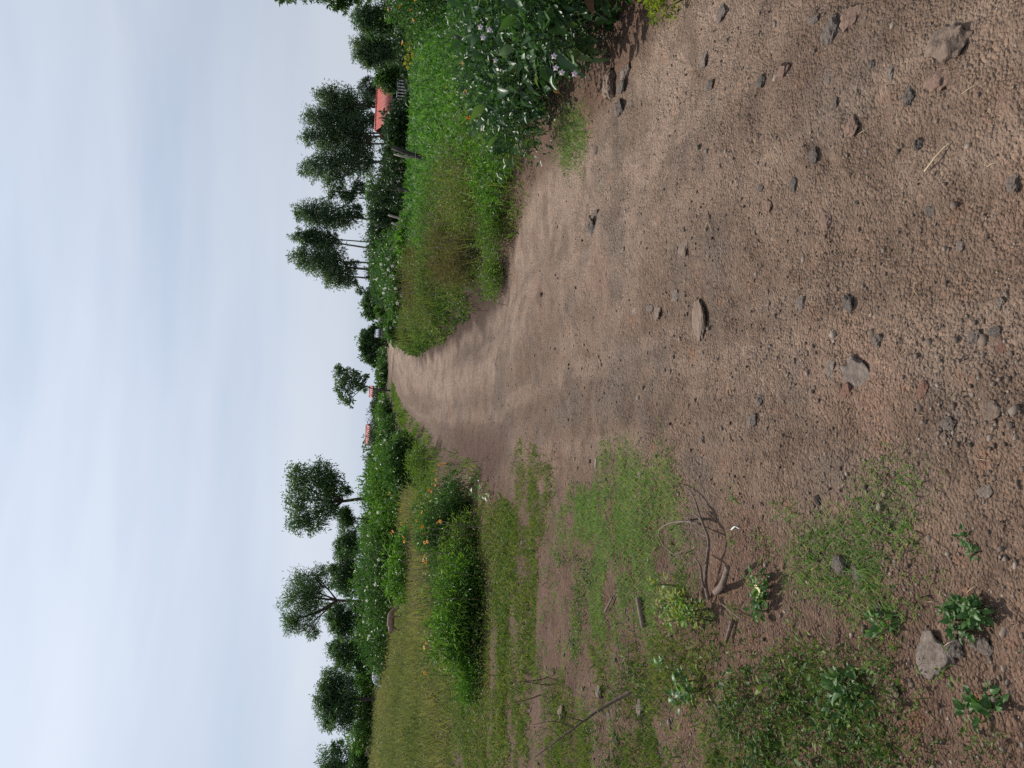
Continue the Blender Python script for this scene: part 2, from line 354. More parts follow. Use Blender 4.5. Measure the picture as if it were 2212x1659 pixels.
def soil_colour(x, y):
    a, b = xl(y), xr(y); t = (x - a) / (b - a)
    road = np.array([.118, .083, .062]); dust = np.array([.210, .158, .125]); red = np.array([.088, .053, .038]); dark = np.array([.066, .046, .035])
    pink = np.array([.150, .096, .071]); grey = np.array([.105, .084, .070]); olive = np.array([.05, .046, .022])
    def lerp(c, d, f): return c + (d - c) * f[..., None]
    c = np.broadcast_to(road, x.shape + (3,)).copy()
    c = lerp(c, dust, 0.85 * sst(0.2, 0.6, t + 0.25 * fbm(x, y, .8, 3, 61)) * sst(1.1, .95, t) * sst(2.2, 4.5, y))
    st = fbm(t * 8, y * .16, 1, 3, 63); c = lerp(c, dust, .45 * sst(.05, .45, st) * sst(-.05, .1, t) * sst(1.0, .9, t)); c = lerp(c, dark, .3 * sst(.08, .45, -st) * sst(-.05, .1, t) * sst(1.0, .9, t))
    c = lerp(c, pink, 0.55 * sst(0.15, 0.55, fbm(x, y, 1.3, 4, 67)))
    c = lerp(c, grey, 0.6 * sst(0.1, 0.5, fbm(x, y, 1.6, 4, 71)))
    c = lerp(c, dark, 0.42 * sst(0.2, 0.55, fbm(x, y, 2.3, 4, 73)))
    c = lerp(c, red, 0.75 * sst(0.02, -0.25, t + 0.12 * fbm(x, y, 1.2, 3, 77)))
    c = lerp(c, red, 0.6 * sst(0.98, 1.1, t))
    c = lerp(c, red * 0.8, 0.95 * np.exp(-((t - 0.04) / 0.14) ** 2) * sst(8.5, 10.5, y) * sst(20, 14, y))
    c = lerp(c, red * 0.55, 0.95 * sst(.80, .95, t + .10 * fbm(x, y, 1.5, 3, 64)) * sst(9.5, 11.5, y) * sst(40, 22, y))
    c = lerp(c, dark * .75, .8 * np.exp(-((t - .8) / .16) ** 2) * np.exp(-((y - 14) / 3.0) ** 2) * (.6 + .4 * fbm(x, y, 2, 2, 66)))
    c = lerp(c, olive, sst(11, 14, y) * np.maximum(sst(-0.1, -0.7, t), sst(1.1, 1.5, t)))
    return c * np.array([1.25, 1.205, 1.16])
def grid_object(name, j0, j1, kind):
    w = j1 - j0 + 1
    x, y, z = GX[:, j0:j1 + 1], GY[:, j0:j1 + 1], GZ[:, j0:j1 + 1]
    V = np.stack([x, y, z], -1).reshape(-1, 3)
    r, c = np.meshgrid(np.arange(nr - 1), np.arange(w - 1), indexing='ij'); a = (r * w + c).ravel()
    Fq = np.stack([a, a + 1, a + w + 1, a + w], 1)
    me = bpy.data.meshes.new(name)
    me.vertices.add(len(V)); me.vertices.foreach_set('co', V.astype(np.float32).ravel())
    me.loops.add(len(Fq) * 4); me.loops.foreach_set('vertex_index', Fq.astype(np.int32).ravel())
    me.polygons.add(len(Fq)); me.polygons.foreach_set('loop_start', np.arange(0, len(Fq) * 4, 4, dtype=np.int32))
    me.polygons.foreach_set('use_smooth', np.ones(len(Fq), bool))
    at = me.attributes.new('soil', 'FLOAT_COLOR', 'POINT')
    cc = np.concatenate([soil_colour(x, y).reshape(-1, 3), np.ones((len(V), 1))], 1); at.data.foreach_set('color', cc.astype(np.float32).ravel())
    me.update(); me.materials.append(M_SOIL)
    o = bpy.data.objects.new(name, me); col.objects.link(o); o['kind'] = kind
    return o
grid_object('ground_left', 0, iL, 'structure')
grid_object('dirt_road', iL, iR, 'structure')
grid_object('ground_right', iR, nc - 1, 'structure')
#PART2
# ------------------------------------------------------------------ gravel and stones
def ico():
    import bmesh
    bm = bmesh.new(); bmesh.ops.create_icosphere(bm, subdivisions=1, radius=1.0)
    v = np.array([list(q.co) for q in bm.verts]); f = np.array([[q.index for q in p.verts] for p in bm.faces]); bm.free(); return v, f
ICO = ico()
def gravel_mat(name='gravel_stone'):
    m, t = new_mat(name)
    o = N(t, 'ShaderNodeOutputMaterial'); b = N(t, 'ShaderNodeBsdfPrincipled'); b.inputs['Roughness'].default_value = 0.9; b.inputs['Specular IOR Level'].default_value = 0.2
    at = N(t, 'ShaderNodeAttribute'); at.attribute_name = 'tint'
    r = ramp(t, [(.055, .041, .032), (.10, .075, .058), (.135, .10, .077), (.14, .113, .094), (.175, .135, .107), (.26, .215, .175)], [0, .2, .45, .65, .85, 1])
    t.links.new(at.outputs['Fac'], r.inputs[0]); t.links.new(r.outputs[0], b.inputs['Base Color']); t.links.new(b.outputs[0], o.inputs[0]); return m
M_GRAVEL = gravel_mat()
def pebbles(n, ylo, yhi, smin, smax, mb, seed_mask=True):
    y = ylo * (yhi / ylo) ** rng.random(n); x = rng.uniform(-0.62, 0.62, n) * (y + 0.6)
    a, b = xl(y), xr(y); t = (x - a) / (b - a)
    dens = 0.35 + 0.65 * sst(0.75, 0.15, t + 0.3 * fbm(x, y, .9, 2, 81)); dens = dens * (0.35 + 0.65 * sst(-.2, .3, fbm(x, y, 2.2, 3, 83)))
    k = (rng.random(n) < dens) & (x < b + 0.4); x, y = x[k], y[k]; n = len(x)
    s = smin * (smax / smin) ** (rng.random(n) ** 2.6)
    sc3 = np.stack([s, s * rng.uniform(.6, 1, n), s * rng.uniform(.35, .75, n)], 1)
    ang = rng.random(n) * 6.283; ca, sa = np.cos(ang), np.sin(ang)
    v = ICO[0][None] * (1 + 0.28 * rng.normal(size=(n, len(ICO[0]), 1)).clip(-1.4, 1.4)) * sc3[:, None, :]
    v = np.stack([v[..., 0] * ca[:, None] - v[..., 1] * sa[:, None], v[..., 0] * sa[:, None] + v[..., 1] * ca[:, None], v[..., 2]], -1)
    v = v + np.stack([x, y, H(x, y) + sc3[:, 2] * 0.25], 1)[:, None]
    f = ICO[1][None] + (np.arange(n) * len(ICO[0]))[:, None, None]
    mb.add(v.reshape(-1, 3), f.reshape(-1, 3), np.repeat(rng.random(n), len(ICO[0])))
mb = MB(); pebbles(27000, 0.9, 4.5, .0024, .010, mb); pebbles(7000, 3.5, 14, .005, .017, mb); pebbles(500, 1.0, 9, .010, .020, mb)
tag(mb.obj('gravel', M_GRAVEL), 'loose grit and small pebbles strewn over the dirt road', 'gravel', kind='stuff')

SM = {
 'dark': solid('dark_grey_stone', (0.077, 0.064, 0.055), (0.166, 0.135, 0.114), 2.2, 0.95, 1.0, 9),
 'grey': solid('grey_stone', (0.105, 0.080, 0.065), (0.210, 0.171, 0.144), 2.2, 0.95, 1.0, 9),
 'pale': solid('pale_stone', (0.155, 0.120, 0.097), (0.264, 0.212, 0.173), 2.2, 0.95, 1.0, 9),
 'pink': solid('pink_clod', (0.155, 0.098, 0.073), (0.239, 0.156, 0.118), 2.0, 0.95, 1.0, 9),
 'tan': solid('tan_clod', (0.136, 0.097, 0.073), (0.222, 0.162, 0.124), 2.0, 0.95, 1.0, 9),
 'red': solid('red_clod', (0.148, 0.077, 0.053), (0.210, 0.113, 0.079), 2.0, 0.95, 1.0, 9),
 'black': solid('black_stone', (0.023, 0.018, 0.017), (0.070, 0.055, 0.046), 2.2, 0.95, 1.0, 9)}
def stone_mesh(kind, seed, rough):
    import bmesh
    bm = bmesh.new(); bmesh.ops.create_icosphere(bm, subdivisions=4, radius=1.0)
    r2 = np.random.default_rng(seed)
    v = np.array([list(q.co) for q in bm.verts])
    for _ in range(9):                      # planar facets knock the sphere into a broken stone
        d = norm(r2.normal(size=3)); c = r2.uniform(0.55, 0.9); over = np.clip(v @ d - c, 0, None); v = v - over[:, None] * d * 0.92
    o = r2.uniform(0, 50, 3)
    v = v * (1 + rough * (fbm(v[:, 0] * 1.5 + o[0], v[:, 1] * 1.5 + v[:, 2] * 1.1 + o[1], 1.4, 5, seed, .62))[:, None])
    for q, p in zip(bm.verts, v): q.co = p
    me = bpy.data.meshes.new('stone'); bm.to_mesh(me); bm.free()
    me.polygons.foreach_set('use_smooth', np.ones(len(me.polygons), bool)) if rough > .3 else None
    me.materials.append(SM[kind]); return me
def stone(X, Y, wy, wx, kind, label, hgt=0.5, sink=0.25, rot=0.0, rough=0.3, name='stone', cat='stone'):
    p = P(X, Y); d = math.hypot(p[1], CAMH)
    rx = wy * d / FPX / 2 * .92; slope = max(0.25, CAMH / d)
    ry = min(wx * d / FPX / 2 / slope * 0.7, rx * 1.8); rz = min(rx, ry) * hgt * (.66 if d < 4 else .5); sink = sink + .14
    o = bpy.data.objects.new(name, stone_mesh(kind, int(X * 7 + Y), rough)); col.objects.link(o)
    o.scale = (rx, ry, rz); o.location = (p[0], p[1], p[2] + rz * (1 - 2 * sink)); o.rotation_euler = (rng.uniform(-.12, .12), rng.uniform(-.12, .12), rot)
    tag(o, label, cat, 'stones on the dirt road')
S = stone
S(1797, 68, 62, 50, 'dark', 'pitted dark grey stone on the road at the upper right', .9, .3)
S(1758, 42, 22, 40, 'grey', 'small grey stone touching the pitted dark stone', .7, .3)
S(1838, 38, 60, 44, 'pink', 'crumbly pink clod just below the pitted dark stone', .5, .35, rough=.45)
S(1692, 157, 42, 38, 'pink', 'crumbly pink clod between two small dark stones', .7, .3, rough=.45)
S(1645, 178, 34, 22, 'dark', 'small dark angular stone above the pink crumbly clod', .8, .3)
S(1537, 182, 26, 24, 'dark', 'sharp grey stone with a black shadow on the pale road', 1.0, .25)
S(1520, 128, 44, 24, 'grey', 'flat grey stone sunk in the pale dusty road', .4, .35)
S(1562, 27, 40, 34, 'dark', 'grey stone near the road edge at the top right corner', .6, .3)
S(1590, 100, 36, 26, 'pink', 'flat pinkish stone set in the upper right of the road', .4, .35)
S(2055, 85, 100, 88, 'tan', 'large lumpy brown clod at the right end of the road', .8, .35, rough=.5)
S(2030, 165, 58, 62, 'pink', 'pinkish crumbly clod against the large lumpy brown one', .6, .35, rough=.5)
S(1962, 208, 42, 34, 'dark', 'greenish grey stone half buried beside the pink clods', .6, .35)
S(1925, 155, 34, 24, 'pale', 'smooth pale oval stone beside a pale twig', .5, .3)
S(1882, 140, 22, 16, 'grey', 'little grey stone between the pitted and the pale oval stone', .7, .3)
S(1792, 172, 36, 20, 'grey', 'grey splinter stone below the pink clod at upper right', .6, .3, .5)
S(1840, 272, 46, 40, 'pink', 'cracked pink clod on open gravel', .6, .3, rough=.4)
S(1805, 222, 30, 14, 'grey', 'thin grey pebble upright above the cracked pink clod', .7, .3)
S(1985, 312, 26, 22, 'dark', 'dark cube-like stone at the foot of the straw stem', 1.0, .2)
S(1715, 398, 34, 18, 'dark', 'dark stone in a dusty hollow mid right of the road', .5, .3)
S(1758, 335, 40, 20, 'dark', 'long dark stone above the dusty hollow', .4, .3)
S(1275, 492, 44, 16, 'dark', 'long dark stone lying on the smooth dusty stretch', .8, .3)
S(1288, 460, 16, 12, 'dark', 'small dark stone close to the long dark one', .8, .3)
S(1172, 637, 12, 10, 'black', 'single black stone on the far smooth road', 1.0, .2)
S(1478, 535, 52, 26, 'tan', 'pale rounded clod set flush in mid road', .4, .4, rough=.35)
S(1510, 690, 120, 34, 'tan', 'long pale hard ridge of earth in mid road', .45, .4, .35, rough=.4)
S(1458, 640, 30, 24, 'grey', 'round grey stone above the long pale ridge', .6, .3)
S(1420, 672, 44, 20, 'tan', 'tan clod beside the long pale ridge of earth', .4, .35)
S(1365, 668, 26, 18, 'pale', 'small pale clod farther up the middle of the road', .5, .3)
S(1405, 665, 20, 18, 'grey', 'small grey cobble in mid road', .6, .3)
S(1785, 475, 62, 28, 'pink', 'long pink clod standing proud of the gravel', .5, .35, rough=.45)
S(1660, 442, 34, 20, 'pink', 'small pink clod at the upper middle of the gravel', .5, .35, rough=.4)
S(1645, 405, 20, 14, 'dark', 'small dark stone above the small pink clod', .7, .3)
S(1730, 655, 40, 22, 'grey', 'grey pointed stone on the bare middle of the gravel', .6, .3)
S(1832, 655, 44, 28, 'dark', 'dark mottled rounded stone in the lower middle', .7, .3)
S(1848, 812, 82, 76, 'grey', 'big rough grey stone half buried in mid foreground', .6, .35, rough=.4)
S(1795, 795, 66, 20, 'pale', 'long pale stone lying above the big rough grey one', .7, .25)
S(1825, 842, 34, 40, 'red', 'rusty red clod under the big rough grey stone', .35, .4)
S(1898, 738, 36, 26, 'grey', 'broken grey stone right of the big rough one', .8, .3)
S(2105, 727, 40, 40, 'grey', 'smooth round grey stone low in the middle foreground', .7, .3)
S(2165, 742, 36, 30, 'red', 'brick red clod next to the smooth round grey stone', .4, .35)
S(2150, 716, 24, 36, 'dark', 'slate coloured stone at the very bottom edge of the road', .6, .3)
S(2190, 395, 40, 36, 'grey', 'grey stone near the bottom edge right of the straw', .7, .3)
S(2160, 655, 28, 22, 'pale', 'small pale stone near the bottom edge', .6, .3)
S(2075, 530, 28, 18, 'pale', 'pale half round pebble in the lower right gravel', .6, .3)
S(2010, 455, 30, 26, 'dark', 'dark blotched stone in the right foreground gravel', .5, .35)
S(2145, 885, 46, 44, 'tan', 'sandy rough stone with a dark shaded side', .8, .3)
S(2050, 914, 30, 36, 'grey', 'wedge shaped grey stone casting a black shadow', .9, .25)
S(1990, 845, 44, 30, 'red', 'pinkish red clod in the lower gravel', .3, .4)
S(2127, 1060, 30, 34, 'pale', 'flat pale green grey stone in the lower gravel', .5, .35)
S(1768, 1080, 22, 20, 'black', 'round black stone at the tip of a grass patch', 1.0, .25, name='stone')
S(1625, 905, 34, 24, 'grey', 'small grey stone in the gravel left of the road', .7, .3)
S(1640, 1545 - 680, 30, 20, 'grey', 'little grey stone above the rusty clod', .6, .3)
S(1520, 950, 16, 12, 'grey', 'small stone with a long shadow at the gravel edge', 1.0, .2)
S(1385, 1024, 26, 12, 'pale', 'white stone lying in the short grass patch', .9, .2)
S(1440, 985, 10, 10, 'black', 'black pebble beside the short grass patch', 1.0, .2)
S(2018, 1418, 92, 96, 'grey', 'big flat grey stone shaded on one side at lower left', .55, .3, .4, rough=.35)
S(2065, 1402, 44, 40, 'dark', 'dark stone behind the big flat grey stone', .7, .3)
S(2120, 1395, 34, 50, 'grey', 'slanting grey slab below the big flat stone', .5, .3)
S(1815, 1222, 44, 40, 'dark', 'dark stone sunk in the lower grass patch', .7, .3)
S(1855, 1240, 34, 36, 'dark', 'second dark stone sunk in the lower grass patch', .6, .3)
S(1905, 1320, 30, 26, 'grey', 'grey stone at the lower edge of the grass patch', .7, .3)
S(1930, 1500, 48, 40, 'tan', 'brown split block among the weeds at lower left', .5, .3)
S(1850, 1595, 34, 34, 'dark', 'mottled round stone among the weeds at the left edge', .9, .3)
S(1385, 1530, 44, 30, 'grey', 'grey stone in hollow under the leaning bare stem', .9, .25)
S(1215, 1532, 40, 16, 'tan', 'tan stone in the grass beside the worn track', .8, .2)
S(1295, 1492, 38, 16, 'grey', 'pale grey stone in the mottled grass at far left', .8, .2)
S(1237, 1392, 22, 14, 'black', 'dark clod on the worn side track', .9, .2)
S(1330, 1598, 22, 16, 'black', 'black stone near the left edge of the grass', .9, .2)
S(1315, 1545, 20, 18, 'dark', 'small dark stone in the mottled grass', .9, .2)
S(1165, 1400, 12, 10, 'black', 'black clod where the side track turns', .9, .2)
S(1322, 187, 84, 26, 'tan', 'long tan stone slab below the broad leaved bush', .9, .2, .2)
S(1345, 182, 44, 22, 'dark', 'dark stone in the shade behind the tan slab', .9, .2)
S(1340, 235, 46, 20, 'dark', 'rough dark stone heap left of the tan slab', .9, .2)
S(1352, 160, 40, 30, 'grey', 'shaded grey stone tucked under the bush', .9, .2)
S(1290, 325, 18, 10, 'dark', 'small dark stone on the bare right shoulder', .9, .2)
S(1090, 590, 30, 8, 'tan', 'tan stone at the foot of the right grass bank', 1.0, .2)

# ------------------------------------------------------------------ grasses (nobody could count the blades)
def blades(mb, x, y, hgt, wid, tint, lean=0.45, T=T_BLADE, z0=0.0):
    n = len(x); pos = np.stack([x, y, H(x, y) + z0 - 0.005], 1)
    ax = rdir(n, 0, .3); ax = np.stack([ax[:, 0] * lean, ax[:, 1] * lean, np.ones(n)], 1)
    nr_ = rdir(n, 0, .25)
    scatter(mb, T, pos, ax, nr_, hgt, wid, tint)
def sample(n, x0, x1, y0, y1):
    return rng.uniform(x0, x1, n), rng.uniform(y0, y1, n)
POLY = {
 'a': [(1315, 975), (1400, 985), (1470, 1000), (1485, 1080), (1475, 1180), (1380, 1190), (1235, 1140), (1240, 1085), (1300, 1030)],
 'b': [(1235, 1100), (1330, 1090), (1480, 1150), (1500, 1300), (1460, 1420), (1250, 1420), (1225, 1250)],
 'c': [(1850, 1020), (2000, 1010), (2015, 1070), (1900, 1100), (1855, 1085)],
 'd': [(1725, 1130), (1800, 1110), (1900, 1105), (1990, 1095), (2015, 1250), (2010, 1370), (1920, 1400), (1820, 1340), (1735, 1255)],
 'e': [(1065, 1000), (1170, 975), (1180, 1110), (1150, 1250), (1160, 1659), (1040, 1700), (1040, 1300)],
 'f': [(1170, 1380), (1480, 1400), (1720, 1420), (1780, 1480), (1760, 1800), (1170, 1800)],
 'g': [(930, 1420), (1150, 1420), (1150, 1800), (930, 1800)],
 'h': [(1210, 245), (1262, 235), (1255, 350), (1225, 372), (1212, 320)]}
TRACK = [(1120, 1800), (1145, 1560), (1128, 1480), (1155, 1400), (1150, 1250), (1240, 1250), (1240, 1420), (1175, 1480), (1185, 1600), (1170, 1800)]
def photo_mask(x, y, keys, jit=14):
    z = H(x, y); X, Y = proj(x, y, z)
    soft = rng.normal(size=x.shape); X = X + jit * (1.3 * fbm(x, y, 5, 3, 91) + .8 * soft); Y = Y + 1.6 * jit * (1.3 * fbm(x, y, 3.5, 3, 93) + .8 * rng.normal(size=x.shape))
    m = np.zeros(x.shape, bool)
    for k in keys: m |= inpoly(X, Y, POLY[k])
    return m & ~inpoly(X, Y, TRACK)
def herbs(mb, x, y, hgt, n_leaf, lsize, tint, spread=0.08, T=T_LEAF):
    """small leafy herbs: leaves up a leaning stem"""
    m = len(x); X = np.repeat(x, n_leaf); Y = np.repeat(y, n_leaf); Hh = np.repeat(hgt, n_leaf); tt = np.repeat(tint, n_leaf); n = len(X)
    u = rng.random(n) ** 0.6; lx = np.repeat(rng.normal(0, .3, m), n_leaf); ly = np.repeat(rng.normal(0, .3, m), n_leaf)
    pos = np.stack([X + lx * u * Hh + rng.normal(0, spread, n), Y + ly * u * Hh + rng.normal(0, spread, n), H(X, Y) + u * Hh], 1)
    ax = rdir(n, .35, .6); nr_ = rdir(n, 1.0, .6)
    s = lsize * rng.uniform(.6, 1.4, n)
    scatter(mb, T, pos, ax, nr_, s, s * .45, np.clip(tt + rng.normal(0, .16, n), 0, 1))

mb = MB()
# dense low turf in the near patches
x, y = sample(330000, -3.2, 0.4, 1.6, 6.5); k = photo_mask(x, y, 'ad', 24) & (fbm(x, y, 3.6, 4, 101) > -.02 + .22 * rng.normal(size=len(x))); x, y = x[k], y[k]; n = len(x)
k = rng.random(n) < 0.75; x, y = x[k], y[k]; n = len(x)
print('turf', n); blades(mb, x, y, rng.uniform(.02, .055, n), rng.uniform(.003, .0055, n), np.clip(rng.normal(.5, .24, n) + .25 * fbm(x, y, 2, 3, 7), 0, 1), 1.15)
x, y = sample(230000, -3.5, 0.4, 1.7, 6.5); k = photo_mask(x, y, 'bc', 24) & (fbm(x, y, 3.2, 3, 103) > .08 + .18 * rng.normal(size=len(x))); x, y = x[k], y[k]; n = len(x)
print('turf2', n); blades(mb, x, y, rng.uniform(.018, .05, n), rng.uniform(.003, .005, n), np.clip(rng.normal(.48, .25, n), 0, 1), 1.1)
x, y = sample(26000, 1.3, 3.0, 5.5, 8.0); k = photo_mask(x, y, 'h'); x, y = x[k], y[k]; n = len(x)
blades(mb, x, y, rng.uniform(.03, .06, n), rng.uniform(.005, .008, n), np.clip(rng.normal(.5, .2, n), 0, 1), 1.0)
# stray tufts over the left margin
cx, cy = sample(420, -3.5, 0.1, 1.4, 7.5); k = cx < xl(cy) - 0.12; cx, cy = cx[k], cy[k]
rep = 26; x = np.repeat(cx, rep) + rng.normal(0, .025, len(cx) * rep); y = np.repeat(cy, rep) + rng.normal(0, .025, len(cx) * rep); n = len(x)
blades(mb, x, y, rng.uniform(.02, .06, n), rng.uniform(.003, .005, n), np.clip(rng.normal(.5, .28, n), 0, 1), 1.2)
tag(mb.obj('short_grass', M_TURF), 'short creeping grass in patches on bare soil left of the road', 'grass', kind='stuff')

mb = MB()   # mottled olive meadow on the left, nearer the camera coarse and low
x, y = sample(330000, -9, -0.6, 2.0, 9.0); k = photo_mask(x, y, 'fe', 30) & (fbm(x, y, 2.4, 4, 107) > .14 + .16 * rng.normal(size=len(x))) & (rng.random(len(x)) < np.clip(1.5 - 0.1 * y, .4, 1)); x, y = x[k], y[k]; n = len(x)
print('meadow', n); blades(mb, x, y, rng.uniform(.025, .085, n), rng.uniform(.004, .0085, n), np.clip(rng.normal(.5, .24, n) + .2 * fbm(x, y, .9, 2, 17), 0, 1), 1.0)
x, y = sample(200000, -16, -1.4, 7.0, 15.0); k = photo_mask(x, y, 'eg', 30) & (fbm(x, y, 1.5, 4, 109) > .04 + .18 * rng.normal(size=len(x))); x, y = x[k], y[k]; n = len(x)
print('meadow2', n); blades(mb, x, y, rng.uniform(.03, .12, n), rng.uniform(.009, .018, n), np.clip(rng.normal(.5, .24, n) + .35 * fbm(x, y, .8, 3, 19), 0, 1), 1.1)
k = rng.random(n) < .12; herbs(mb, x[k], y[k], rng.uniform(.05, .2, k.sum()), 7, .03, np.clip(rng.normal(.45, .25, k.sum()), 0, 1), .05)
tag(mb.obj('meadow_grass', M_OLIVE), 'olive mottled meadow grass left of the worn side track', 'grass', kind='stuff')

mb = MB()   # broad leaved ground cover at lower left
def cover_mask(x, y):
    X, Y = proj(x, y, H(x, y)); return X, Y
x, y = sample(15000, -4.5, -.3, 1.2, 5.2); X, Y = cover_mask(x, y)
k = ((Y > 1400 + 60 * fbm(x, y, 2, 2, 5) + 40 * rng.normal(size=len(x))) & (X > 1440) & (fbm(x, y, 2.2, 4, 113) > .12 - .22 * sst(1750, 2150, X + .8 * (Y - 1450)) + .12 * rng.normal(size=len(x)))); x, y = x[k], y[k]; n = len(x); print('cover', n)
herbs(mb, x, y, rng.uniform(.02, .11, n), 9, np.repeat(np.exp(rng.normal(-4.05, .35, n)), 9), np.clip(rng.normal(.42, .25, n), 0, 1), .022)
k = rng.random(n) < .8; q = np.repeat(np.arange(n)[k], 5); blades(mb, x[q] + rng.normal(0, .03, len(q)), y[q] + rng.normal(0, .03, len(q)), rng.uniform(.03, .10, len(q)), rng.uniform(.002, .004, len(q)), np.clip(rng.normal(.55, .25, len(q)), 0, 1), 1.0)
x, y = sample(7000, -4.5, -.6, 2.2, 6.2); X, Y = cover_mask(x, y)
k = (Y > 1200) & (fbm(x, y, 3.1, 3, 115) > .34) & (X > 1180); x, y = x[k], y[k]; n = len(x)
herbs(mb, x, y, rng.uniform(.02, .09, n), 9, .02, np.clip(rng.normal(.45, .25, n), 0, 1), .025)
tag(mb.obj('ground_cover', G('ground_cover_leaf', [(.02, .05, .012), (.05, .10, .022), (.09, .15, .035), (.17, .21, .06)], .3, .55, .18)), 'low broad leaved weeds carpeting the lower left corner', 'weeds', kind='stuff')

mb = MB()   # weedy olive bank right of the road: clump beside clump, each with its own height and tone
cx, cy = sample(5200, 0.8, 9, 6.5, 44); b = xr(cy)
k = (cx > b + .0 + .14 * fbm(cx, cy, 1.3, 2, 119)) & (cx < b + 1.9 + .025 * cy + .5 * fbm(cx, cy, .4, 2, 120)) & ((cy > 9.2) | (cx > b + .9)) & (rng.random(len(cx)) < np.clip(15 / cy, .35, 1))
cx, cy = cx[k], cy[k]; m = len(cx); edge = sst(.05, 1.0 + .02 * cy, cx - xr(cy)); print('bank clumps', m)
ch = (.12 + (.14 + .45 * rng.random(m) ** 1.6) * edge) * (1 - .4 * sst(14, 22, cy)); ct = np.clip(.42 + .7 * fbm(cx, cy, .42, 3, 123) + rng.normal(0, .22, m) - .2 * (1 - edge), 0, 1)
rep = 8; x = np.repeat(cx, rep) + rng.normal(0, 1, m * rep) * np.repeat(.07 + .0035 * cy, rep); y = np.repeat(cy, rep) + rng.normal(0, 1, m * rep) * np.repeat(.08 + .004 * cy, rep)
hh = np.repeat(ch, rep) * rng.uniform(.5, 1.15, m * rep); tt = np.repeat(ct, rep); n = len(x)
k = x > xr(y) - .03; x, y, hh, tt = x[k], y[k], hh[k], tt[k]; n = len(x)
herbs(mb, x, y, hh, 7, np.clip(np.repeat(.0042 * y, 7), .035, .12), tt, .03)
k = rng.random(n) < .35; blades(mb, x[k], y[k], hh[k] * 1.35, .004 + .0005 * y[k], np.clip(tt[k] + .25, 0, 1), .45)
x, y = sample(9000, 0.8, 9, 8, 40); k = (x > xr(y) + .3) & (x < xr(y) + 2.2 + .03 * y) & (rng.random(len(x)) < np.clip(10 / y, .2, 1)); x, y = x[k], y[k]; n = len(x)
blades(mb, x, y, rng.uniform(.35, .75, n), .003 + .0006 * y, np.clip(rng.normal(.8, .15, n), 0, 1), .3)
tag(mb.obj('bank_weeds', M_OLIVE), 'olive brown weeds and seeding grass on the bank right of the road', 'weeds', kind='stuff')
mb = MB()   # green lip of grass along the road's edges
x, y = sample(30000, -3.5, 4, 8.5, 60); a, b = xl(y), xr(y); q = fbm(x, y, 1.1, 2, 127)
k = (((x > b + .02 + .1 * q) & (x < b + .55 + .2 * q) & (y > 8.6) & (q > -.35)) | ((x < a - .05 - .2 * q) & (x > a - .9 - .3 * q) & (y > 12) & (q > -.25))); x, y = x[k], y[k]; n = len(x); print('lip', n)
blades(mb, x, y, rng.uniform(.08, .28, n), .006 + .0009 * y, np.clip(rng.normal(.45, .22, n), 0, 1), .7)
tag(mb.obj('verge_grass', M_LIME), 'bright green grass lip along both edges of the road', 'grass', kind='stuff')

mb = MB()   # dry grazing field, left
x = rng.uniform(-.60, -.04, 88000); y = 11 * (62 / 11) ** rng.random(88000); x = x * y
z = H(x, y); X, Y = proj(x, y, z)
k = (x < xl(y) - 1.6) & (((X < 945 + 30 * fbm(x, y, .6, 2, 131) + 28 * rng.normal(size=len(x))) & (Y > 1060)) ) & (rng.random(len(x)) < .85); x, y = x[k], y[k]; n = len(x); print('field', n)
X, Y = proj(x, y, H(x, y)); hh = rng.uniform(.22, .5, n) * (.35 + .65 * sst(1000, 930, X)) * (1 + .35 * fbm(x, y, .3, 2, 133)); cl = fbm(x, y, 1.3, 2, 136); hh = hh * (1 + .5 * cl); tt = np.clip(.55 + .45 * fbm(x, y * .6, .28, 3, 135) + .4 * cl + rng.normal(0, .13, n), 0, 1)
blades(mb, x, y, hh, .004 + .0011 * y, tt, .55)
k = rng.random(n) < .25; x, y = x[k], y[k]
herbs(mb, x, y, hh[k] * .8, 4, np.repeat(.0032 * y, 4), tt[k] - .1, .1)
tag(mb.obj('field_grass', M_STRAW), 'tall dry yellowish grass of the grazing field at left', 'grass', kind='stuff')

mb = MB()   # green crop, right
cy = 9.5 * (37 / 9.5) ** rng.random(10000); cx = cy * rng.uniform(.10, .60, 10000); q = fbm(cx, cy, .5, 2, 137)
k = (cx > xr(cy) + 1.7 + .02 * cy + .7 * q) & (fbm(cx, cy, 1.6, 2, 138) > -.55); cx, cy = cx[k], cy[k]; m = len(cx)
ph = rng.uniform(.16, .42, m) * (1 + .3 * fbm(cx, cy, .6, 2, 139)); pt = np.clip(rng.normal(.48, .2, m) + .35 * fbm(cx, cy, .4, 3, 141), 0, 1)
rep = 7; x = np.repeat(cx, rep); y = np.repeat(cy, rep); n = len(x)
ax = rdir(n, .75, .5); s = np.clip(.0095 * y, .15, .36) * rng.uniform(.65, 1.3, n)
pos = np.stack([x + ax[:, 0] * .03, y + ax[:, 1] * .03, H(x, y) + np.repeat(ph, rep) * rng.uniform(.1, 1, n)], 1)
scatter(mb, T_ARCH, pos, ax, rdir(n, 1.1, .5), s, s * .16, np.clip(np.repeat(pt, rep) + rng.normal(0, .16, n), 0, 1))
tag(mb.obj('maize_crop', M_CROP), 'bright green young maize field beyond the right bank', 'crop', kind='stuff')

